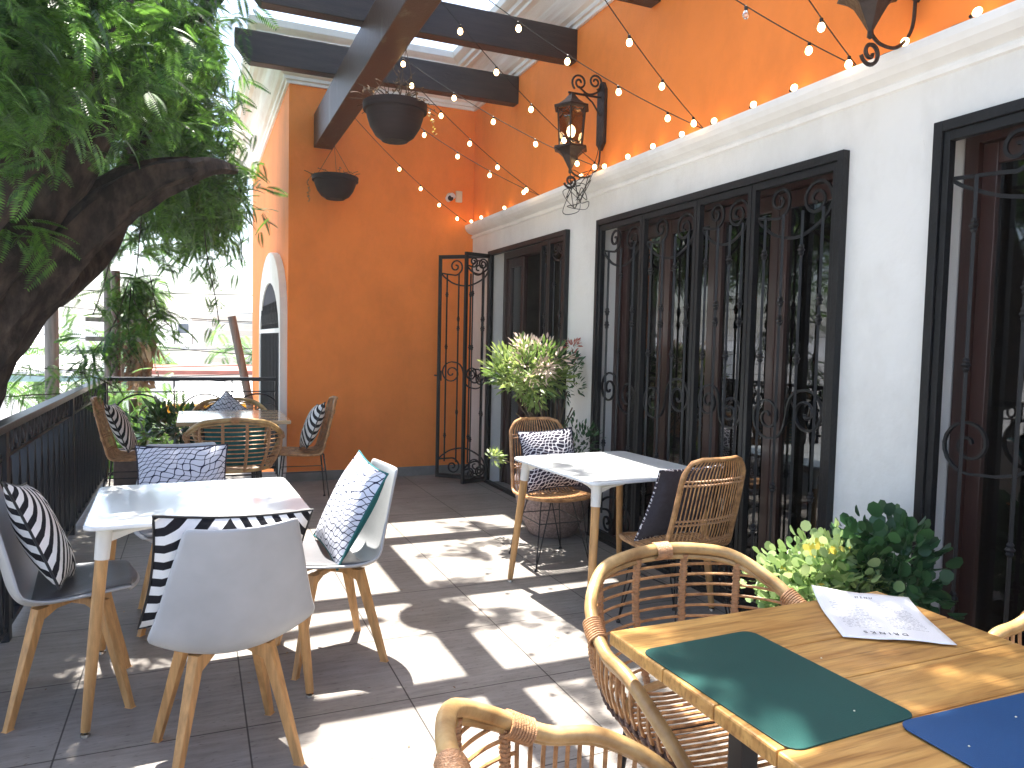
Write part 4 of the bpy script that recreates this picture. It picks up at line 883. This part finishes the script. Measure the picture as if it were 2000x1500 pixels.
limb('limb',[(-1.75,5.5,.5),(-1.25,5.2,1.62),(-1.0,5.2,2.03),(-.82,5.2,2.27),(-.66,5.2,2.50),(-.52,5.2,2.90),(-.48,5.2,3.3),(-.30,5.3,4.0),(.2,5.6,5.0),(.9,5.9,5.6)],.17,.05,14)
limb('limb',[(-1.9,5.3,1.0),(-1.2,4.7,1.9),(-.87,4.6,2.30),(-.74,4.6,2.52),(-.60,4.6,2.80),(-.56,4.6,3.2),(-.5,4.5,4.2),(-.1,4.2,5.2),(.6,4.0,6.0)],.15,.045,14)
limb('limb',[(-.86,5.6,1.75),(-.62,6,2.1),(-.46,6,2.50),(-.37,6,2.93),(-.30,6,3.2),(-.15,6.1,3.6),(.15,6.3,4.1),(.7,6.8,5.0)],.11,.04,12)
limb('limb',[(-2.3,5.5,-.6),(-2.6,6.0,.6),(-2.7,6.5,2.0),(-2.4,7.2,3.4),(-1.8,8,4.6)],.2,.07,12)
limb('limb',[(-2.0,5.3,.2),(-2.2,4.2,1.4),(-2.0,3.4,2.8),(-1.5,3.0,4.0),(-.6,2.9,5.2),(.6,2.8,5.6)],.18,.05,12)
def visible_ok(x,y,z):
    # keep the crown out of the lane of sight between the camera and the building, where the photo shows none
    if z<1.5+.60*max(y,.1)+.1: return x<min(.068*y-.12,.1536*(z-1.5)-.17+max(0,(.25*y-(z-1.5)))*1.0)
    return True
HOLES=[(-.33,3.65,.36),(-.35,2.55,.18),(-.5,2.9,.22),(.8,3.05,.32),(.85,2.6,.5),(-.1,2.75,.15),(.75,4.6,.34),(.6,3.95,.16),(-.28,2.92,.12),(.08,3.3,.10),(.15,2.35,.22)]
def holed(x,y,z):
    yy=y-.364*z
    m=.11 if z>3.3 else -.04
    return any((x-a)**2+(yy-b)**2<(c+m)**2 for a,b,c in HOLES)
cen=[]
def blob(n,cx,cy,cz,rx,ry,rz,size=1.0):
    k=0
    while k<n:
        v=nr.normal(0,1,3); v/=np.linalg.norm(v); v*=nr.uniform(.35,1)**.5
        p=(cx+v[0]*rx,cy+v[1]*ry,cz+v[2]*rz); k+=1
        if visible_ok(*p) and not holed(*p): cen.append((p,size))
blob(170,-1.6,6.2,4.3,1.9,2.6,1.5)
blob(44,-.55,4.9,3.25,.55,.5,.55,.9)
blob(34,-.45,5.8,3.3,.55,.5,.7,.9)
blob(34,-.85,3.6,2.75,.28,.35,.35,.85)
blob(26,-.35,4.4,3.0,.35,.3,.3,.85)
blob(26,.12,6.4,2.85,.22,.5,.25,.8)
blob(40,-.15,7.6,3.2,.4,.7,.6,.9)
blob(70,-.55,7.4,3.2,.75,1.3,.9)
blob(60,-1.2,4.6,3.1,.7,.9,.6)
blob(45,-.8,3.9,2.75,.35,.5,.35,.9)
blob(50,-.2,6.6,3.7,.5,.9,.6)
blob(70,-2.2,8.8,3.6,1.8,1.5,1.6)
blob(55,.0,8.6,2.95,.42,.9,.55)
V,Fq=fronds(cen,(15,21),.19,.28); np_mesh('crown',V,Fq,L_tree1,tree,TM)
# canopy above the pergola (throws the dappled shade on the terrace)
cen=[]
for (cx,cy,cz,r,n) in ((-.5,5.3,5.6,.75,42),(.05,6.6,5.6,.55,26),(.25,5.0,5.7,.3,8),(.75,6.4,5.5,.35,8),(-.2,3.9,5.8,.6,26),(1.25,3.05,5.6,.50,26),(1.75,2.65,5.6,.35,14),(1.45,2.4,5.8,.35,12),(.45,7.4,5.6,.35,8),(1.75,7.0,5.7,.25,4),(1.95,5.3,5.7,.25,3),(1.45,6.25,5.6,.2,3),(2.1,7.6,5.6,.2,3),(.64,5.25,5.6,.2,5),(1.0,2.6,5.9,.4,12),(1.7,3.2,5.7,.28,10),(1.55,4.7,5.7,.25,5),(1.5,5.75,5.7,.22,4),(2.15,5.0,5.7,.2,3),(1.75,4.25,5.8,.2,3),(-.6,6.6,5.2,.5,18),(.2,2.6,5.8,.6,16),(-1.0,4.4,5.2,.6,24)):
    for _ in range(n):
        v=nr.normal(0,1,3); v/=np.linalg.norm(v); v*=nr.uniform(.2,1)**.5; q_=(cx+v[0]*r,cy+v[1]*r,cz+abs(v[2])*r*.5)
        if not holed(*q_): cen.append((q_,.85))
V,Fq=fronds(cen,(6,10),.24,.18); np_mesh('upper_crown',V,Fq,L_tree1,tree,TM)
# drooping sprays
mb=MB(); cen=[]; rr=random.Random(3)
def spray(pts,n,size):
    P=cr(pts,6); mb.tube(P,.005,5)
    for k in range(n): q=P[int((k+.5)/n*(len(P)-1))]; cen.append(((q.x,q.y,q.z),size))
spray([(-.55,6.9,2.9),(-.62,7,2.3),(-.70,7,1.9),(-.78,7,1.65)],7,.72)
spray([(-.40,6.9,2.6),(-.45,7,2.1),(-.48,7,1.8),(-.36,7,1.60)],9,.72)
spray([(-.5,7,2.0),(-.62,7,1.6),(-.78,7,1.35),(-.86,7,1.3)],8,.72)
spray([(-.36,7.1,2.0),(-.30,7.1,1.7),(-.18,7.1,1.55)],6,.62)
spray([(-.5,7,1.9),(-.52,7,1.5),(-.50,7,1.35)],5,.62)
spray([(.05,7.5,2.9),(.08,7.5,2.4),(.12,7.5,2.1),(.17,7.5,1.85),(.20,7.5,1.62)],9,.42)
spray([(.25,8,2.9),(.36,8,2.6),(.42,8,2.45),(.43,8,2.25)],6,.42)
spray([(-1.2,5.0,2.3),(-.95,5,2.1),(-.76,5,2.03)],7,.62)
spray([(-1.3,6.9,1.22),(-.95,6.9,1.20),(-.75,6.9,1.14),(-.6,6.9,1.05)],6,.55)
spray([(-1.4,7,.98),(-.95,7,1.0),(-.88,7,.93)],4,.55)
mb.build('hanging_twigs',M_bark,tree,mw=TM)
V,Fq=fronds(cen,(4,7),.30,.10,.6); np_mesh('hanging_sprays',V,Fq,L_tree1,tree,TM)
# ---------------- potted plants ----------------
def leaf_base(kind):
    if kind=='lance': V=[(0,0,0),(.35,.16,.03),(.72,.12,.02),(1,0,-.06),(.72,-.12,.02),(.35,-.16,.03)]; return np.array(V,float),np.array([(0,1,2,3,4,5)])
    if kind=='round':
        V=[(.5+.5*math.cos(a),.46*math.sin(a),.06*math.cos(2*a)) for a in np.linspace(0,2*PI,9)[:-1]]; return np.array(V,float),np.array([tuple(range(8))])
def leaves(kind,pos,dirs,size,roll=.6):
    bv,bf=leaf_base(kind); n=len(pos); return inst(bv,bf,pos,rotm(dirs,nr.normal(0,roll,n)),size*nr.uniform(.7,1.3,n))
def ball(n,c,r,shell=.35):
    v=nr.normal(0,1,(n,3)); v/=np.linalg.norm(v,axis=1,keepdims=True); q=v*nr.uniform(shell,1,(n,1))**.6; return np.array(c)+q*np.array(r),v
def clumpy(n,c,r,k,cr_,lump=.5):
    P,Dn=ball(k,c,r,.3); idx=nr.randint(0,k,n); v=nr.normal(0,1,(n,3)); v/=np.linalg.norm(v,axis=1,keepdims=True); return P[idx]+v*cr_*nr.uniform(.2,1,(n,1)),v*.7+Dn[idx]*.6+np.array([0,0,.35])
t=thing('potted_shrub','pale green flowering shrub in a speckled clay pot before the open gate','potted plant',(2.60,5.22,0))
TP=Matrix.Translation((-2.60,-5.22,0))
MB().lathe([(.17,0),(.19,.02),(.27,.18),(.31,.34),(.31,.44),(.285,.50),(.30,.53),(.28,.54),(.26,.48)],32,cap=False).build('pot',M_clay,t,smooth=True)
MB().lathe([(.001,.48),(.265,.48)],30,cap=False).lathe([(.001,.005),(.17,.005)],24,cap=False).build('soil',M_soil,t)
mb=MB(); rr=random.Random(8)
for k in range(16):
    a=rr.uniform(0,6.28); mb.tube(cr([(.03*math.cos(a),.03*math.sin(a),.48),(-.03+.08*math.cos(a),.08*math.sin(a),.75),(-.08+.25*math.cos(a),.25*math.sin(a),1.0+rr.uniform(-.1,.25))],5),.006,5)
mb.build('stems',M_branch,t)
P,D=clumpy(1500,(2.36,5.2,1.25),(.31,.27,.25),44,.085); V,Fq=leaves('lance',P,D,.062); np_mesh('foliage',V,Fq,L_shrub,t,TP)
P,D=clumpy(420,(2.40,5.12,1.38),(.20,.2,.16),16,.08); V,Fq=leaves('lance',P,D,.05); np_mesh('faded_flowers',V,Fq,L_pink,t,TP)
P,D=clumpy(500,(2.70,5.3,1.24),(.14,.2,.24),24,.07); V,Fq=leaves('lance',P,D,.045); np_mesh('dark_foliage',V,Fq,L_round,t,TP)
P,D=clumpy(70,(2.76,5.25,1.47),(.05,.08,.10),5,.035); V,Fq=leaves('lance',P,D,.04); np_mesh('red_leaves',V,Fq,L_red,t,TP)
P,D=clumpy(420,(2.72,5.05,.72),(.16,.2,.16),26,.07); V,Fq=leaves('lance',P,D,.05); np_mesh('lower_foliage',V,Fq,L_round,t,TP)
P,D=clumpy(70,(2.12,5.35,.62),(.05,.05,.05),4,.05); V,Fq=leaves('lance',P,D,.055); np_mesh('low_sprig',V,Fq,L_shrub,t,TP)
MB().tube(cr([(-.2,0,.5),(-.3,.1,.55),(-.46,.13,.60)],5),.004,4).build('sprig_stem',M_branch,t)
def round_plant(label,cx,cy,r,zc,n,mat,size,extra=None):
    t=thing('potted_plant',label,'potted plant',(cx,cy,0),0,'round-leaved potted plants by the wall')
    MB().lathe([(.13,0),(.18,.28),(.195,.30),(.18,.31),(.165,.27)],24,cap=False).build('pot',M_pot,t,smooth=True); MB().lathe([(.001,.27),(.17,.27)],24,cap=False).build('soil',M_soil,t)
    m=Matrix.Translation((-cx,-cy,0)); P,D=clumpy(n,(cx,cy,zc),r,max(12,n//11),.075); V,Fq=leaves('round',P,D,size,.8); np_mesh('foliage',V,Fq,mat,t,m)
    if extra:
        P,D=clumpy(extra,(cx-.05,cy-.08,zc+.02),(r[0]*.8,r[1]*.8,r[2]*.8),8,.07); V,Fq=leaves('round',P,D,size*.9,.8); np_mesh('yellow_leaves',V,Fq,L_yel,t,m)
    mb=MB(); q=random.Random(n)
    for k in range(26):
        a=q.uniform(0,6.28); mb.tube(cr([(.05*math.cos(a),.05*math.sin(a),.27),(.10*math.cos(a),.1*math.sin(a),.4),(r[0]*.8*math.cos(a),r[1]*.8*math.sin(a),zc+q.uniform(-.1,.12))],4),.004,4)
    mb.build('stems',L_round,t)
    return t
round_plant('round-leaved plant with sunlight put into its pale green colour, with some yellow leaves by the gate',2.33,2.23,(.25,.23,.19),.53,1500,L_roundsun,.040,50)
round_plant('dark green round-leaved plant in shade against the white wall',2.57,2.14,(.20,.22,.24),.59,750,L_round,.056)
# ---------------- planter box with leafy plants by the far railing ----------------
t=thing('planter_box','grey brown planter full of dark leafy plants by the far railing','planter',(-.32,8.28,0))
MB().box((-.42,-.18,0),(.42,.18,.34)).build('box',M_planter,t,bevel=.01)
MB().box((-.39,-.15,.341),(.39,.15,.345)).build('soil',M_soil,t)
TP=Matrix.Translation((.32,-8.28,0))
P,D=clumpy(420,(-.22,8.30,.56),(.42,.2,.20),40,.10); V,Fq=leaves('lance',P,D,.12,.9); np_mesh('dark_foliage',V,Fq,L_dark,t,TP)
P,D=clumpy(60,(-.05,8.3,.58),(.3,.2,.15),9,.09); V,Fq=leaves('lance',P,D,.11,.9); np_mesh('lime_foliage',V,Fq,L_lime,t,TP)
# ---------------- beyond the railing ----------------
t=thing('shrub','bright green feathery shrub just beyond the far railing','shrub',(-.72,10.3,-3.6))
TP=Matrix.Translation((.72,-10.3,3.6)); MB().tube([(0,0,0),(.05,0,2.5),(0,0,4.3)],.05,8).build('trunk',M_branch,t)
cen=[((-.72+nr.normal(0,.28),10.3+nr.normal(0,.3),.15+nr.normal(0,.42)),.8) for _ in range(60)]; V,Fq=fronds(cen,(6,9),.34,.25,.7); np_mesh('crown',V,Fq,L_lime,t,TP)
def pole(label,x,y,zt,r,mat,name='utility_pole',lean=None,group='poles beyond the railing'):
    t=thing(name,label,'pole',(x,y,-3.6),0,group); q=lean or (0,0)
    MB().tube([(0,0,0),(q[0]*.5,q[1]*.5,(zt+3.6)/2),(q[0],q[1],zt+3.6)],[r*1.15,r*1.07,r],12).build('shaft',mat,t,smooth=True); return t
p1=pole('pale brown wooden pole beyond the left railing, below the trunk',-1.84,12,3.2,.085,M_post)
p2=pole('dark straight pole behind the hanging green sprays',-.96,11,2.32,.055,M_beamY)
pole('grey slim pole left of the palm, topped by drooping leaves',-1.25,13,2.6,.05,M_post)
pole('leaning grey pole stub beside the arched window',1.62,13,1.83,.065,M_post,lean=(-1.08,0))
for dz in(0,.25): MB().box((-.35,-.03,5.0+dz),(.35,.03,5.06+dz)).build('cross_arm',M_post,p2)
t=thing('palm_tree','short shaggy palm trunk with dead hanging fronds beyond the railing','palm tree',(-.78,13,-3.6)); TP=Matrix.Translation((.78,-13,3.6))
MB().tube([(0,0,0),(.03,0,2),(0,0,3.6),(-.03,0,5.3)],[.16,.12,.11,.10],12).build('trunk',M_palm,t,smooth=True)
P=np.array([-.80,13,1.25])+nr.normal(0,1,(220,3))*np.array([.09,.09,.28]); D=np.tile([0,0,-1.],(220,1))+nr.normal(0,.35,(220,3)); V,Fq=leaves('lance',P,D,.30,1.2); np_mesh('dead_fronds',V,Fq,L_dry,t,TP)
cen=[((-.82+nr.normal(0,.16),13+nr.normal(0,.2),2.15+nr.normal(0,.5)),1) for _ in range(22)]; V,Fq=fronds(cen,(6,8),.36,.2,.8); np_mesh('green_creeper',V,Fq,L_tree1,t,TP)
# kiosk with yellow fascia
t=thing('market_kiosk','street stall with wide pale roof and yellow fascia beyond the railing','stall',(.25,15.5,-3.6))
MB().add([(-.80,-1.5,3.92),(.95,-1.5,3.92),(.95,1.5,4.16),(-.55,1.5,4.16),(-.80,-1.5,3.88),(.95,-1.5,3.88),(.95,1.5,4.12),(-.55,1.5,4.12)],[(0,1,2,3),(7,6,5,4),(0,4,5,1),(1,5,6,2),(2,6,7,3),(3,7,4,0)]).build('roof',M_bwall,t)
MB().box((-.80,-1.53,3.72),(.95,-1.51,3.89)).build('fascia',M_yellow,t)
mb=MB()
for k in range(22): mb.box((-.76+k*.08,-1.45,2.9),(-.72+k*.08,-1.43,3.68))
mb.build('striped_curtain',M_bwall,t); MB().box((-.75,-1.35,0),(.9,1.4,3.70)).build('stall_body',M_roomdark,t)
def house(label,x0,x1,y,zt,dep,mat,roofmat,wins=(),name='house',lip=.15):
    t=thing(name,label,'building',((x0+x1)/2,y+dep/2,-3.6)); w_=(x1-x0)/2
    MB().box((-w_,-dep/2,0),(w_,dep/2,zt+3.6)).build('wall',mat,t)
    MB().box((-w_-lip,-dep/2-lip,zt+3.6),(w_+lip,dep/2+lip,zt+3.6+lip*.8)).build('roof',roofmat,t)
    for (a,b,c,d) in wins:
        f=MB().box((a,-dep/2-.05,b),(a+c,-dep/2-.01,b+d)).build('window',M_bwall,t); MB().box((a+.06,-dep/2-.06,b+.06),(a+c-.06,-dep/2-.051,b+d-.06)).build('pane',M_glass2,f)
    return t
M_glass2=mk('window_dark',(.06,.08,.10),.2,var=.2)
house('pale brick building at the end of the street',-.2,9,40,2.55,8,M_brick,M_broof,[(1,3.2,.9,1.2)])
house('low white house with red trim roof behind the stall',-1.3,3.2,24,.35,5,M_bwall,M_redroof,[(-1.6,2.2,.5,.6),(-.6,2.2,.5,.6),(.4,2.2,.5,.6)])
house('white flat-roofed house left of the leaning pole, with rooftop tank',-3.6,.2,32,.95,6,M_bwall,M_broof,[(-1.2,3.0,.7,.7),(.4,3.0,.7,.7)])
house('long white building on the left of the street',-22,-7.5,34,1.2,6,M_bwall,M_broof,[(k*1.6-6,2.8,.8,1.0) for k in range(7)])
house('pale two-storey house far down the street',-6.5,-3.9,48,1.9,6,M_bwall,M_broof,[(-.9,3.4,.6,.8),(.2,3.4,.6,.8)])
t=thing('water_tank','dark square water tank on legs on a far white roof','water tank',(-.5,36,1.07)); MB().box((-.22,-.22,.5),(.22,.22,.95)).build('tank',M_glass2,t,bevel=.03); mb=MB()
for a in(-.35,.35):
    for b in(-.35,.35): mb.tube([(a,b,0),(a,b,.5)],.03,5)
mb.build('tank_stand',M_post,t)
t=thing('white_awning','teal edged pale awning low on the left street side','awning',(-3.2,20,-3.6)); MB().add([(-1.3,-1,4.2),(1.2,-1,4.3),(1.2,1,4.6),(-1.3,1,4.5),(-1.3,-1,4.14),(1.2,-1,4.24),(1.2,1,4.54),(-1.3,1,4.44)],[(0,1,2,3),(7,6,5,4),(0,4,5,1),(1,5,6,2),(2,6,7,3),(3,7,4,0)]).build('canopy',M_bwall,t)
MB().box((-1.3,-1.03,4.02),(1.2,-1.01,4.15)).build('valance',mk('teal_valance',(.35,.52,.52),.7),t); mb=MB()
for a in(-1.2,1.1): mb.tube([(a,-.9,0),(a,-.9,4.15)],.03,6)
mb.build('posts',M_post,t)
for k,(x,y,n,lb) in enumerate(((-4.3,26,22,'light green street tree at left beyond the awning'),(-1.6,30,16,'small bushy street tree behind the low white house'),(2.4,36,12,'thin street tree before the brick building'))):
    t=thing('street_tree',lb,'tree',(x,y,-3.6),0,'trees along the street'); TP=Matrix.Translation((-x,-y,3.6)); MB().tube([(0,0,0),(.05,0,2.3),(0,0,3.8)],.10,8).build('trunk',M_branch,t)
    cen=[((x+nr.normal(0,.75),y+nr.normal(0,.75),.55+nr.normal(0,.55)),1) for _ in range(n)]; V,Fq=fronds(cen,(5,8),.8,.5,.4); np_mesh('crown',V,Fq,L_lime,t,TP)
mb=MB(); q=random.Random(4)
for k in range(9):
    z0=1.0+q.uniform(-.3,1.6); y=q.uniform(13,22); P=[(-9,y,z0+q.uniform(-.4,.8)),(-3,y,z0-.15),(2,y-.5,z0-.25+q.uniform(-.3,.3)),(9,y-1,z0)]; mb.tube(cr(P,8),.010,4)
o=mb.build('overhead_cables',M_cable); tag(o,'sagging overhead cables crossing the street beyond the railing','cables','overhead cables')
t=thing('parked_car','small dark blue car parked far left in the street','car',(-5.6,24,-3.6),R(80)); pts=[(-1.9,.35),(-1.9,.85),(-1.3,.95),(-.9,1.4),(.6,1.42),(1.15,.98),(1.9,.85),(1.95,.35)]
MB().prism(pts,-.8,.8,Matrix(((1,0,0,0),(0,0,1,0),(0,1,0,0),(0,0,0,1)))).build('body',mk('car_paint',(.03,.06,.14),.3,var=.05,coat=.5),t,bevel=.08)
MB().prism([(-1.15,.98),(-.85,1.34),(.55,1.36),(.98,1.0)],-.81,.81,Matrix(((1,0,0,0),(0,0,1,0),(0,1,0,0),(0,0,0,1)))).build('windows',M_glass2,t)
for x in(-1.2,1.2):
    for y in(-.72,.72): MB().lathe([(.30,-.09),(.32,-.07),(.32,.07),(.30,.09)],18,Matrix.Translation((x,y,.32))@Matrix.Rotation(R(90),4,'X')).build('wheel',M_black,t)
# fallen leaves on the floor
n=70; P=np.stack([nr.uniform(-.7,2.5,n),nr.uniform(2.2,7.4,n),np.full(n,.004)],1); a=nr.uniform(0,6.28,n); D=np.stack([np.cos(a),np.sin(a),np.zeros(n)],1); V,Fq=leaves('lance',P,D,.020,.1); o=np_mesh('fallen_leaves',V,Fq,L_dry); tag(o,'tiny dry leaves scattered over the grey tiles','leaves',kind='stuff')

mh,th,bh,oh=newmat('added_haze_air'); th.nodes.remove(bh); pv=th.nodes.new('ShaderNodeVolumePrincipled'); pv.inputs['Color'].default_value=(.95,.97,1,1); pv.inputs['Density'].default_value=.0012; pv.inputs['Anisotropy'].default_value=.2; th.links.new(pv.outputs[0],oh.inputs['Volume'])  # volume added to wash out the distant street like overexposure
o=MB().box((-910,-310,-5.2),(910,1510,9.5)).build('added_haze',mh); o['kind']='stuff'
sc.cycles.volume_bounces=1
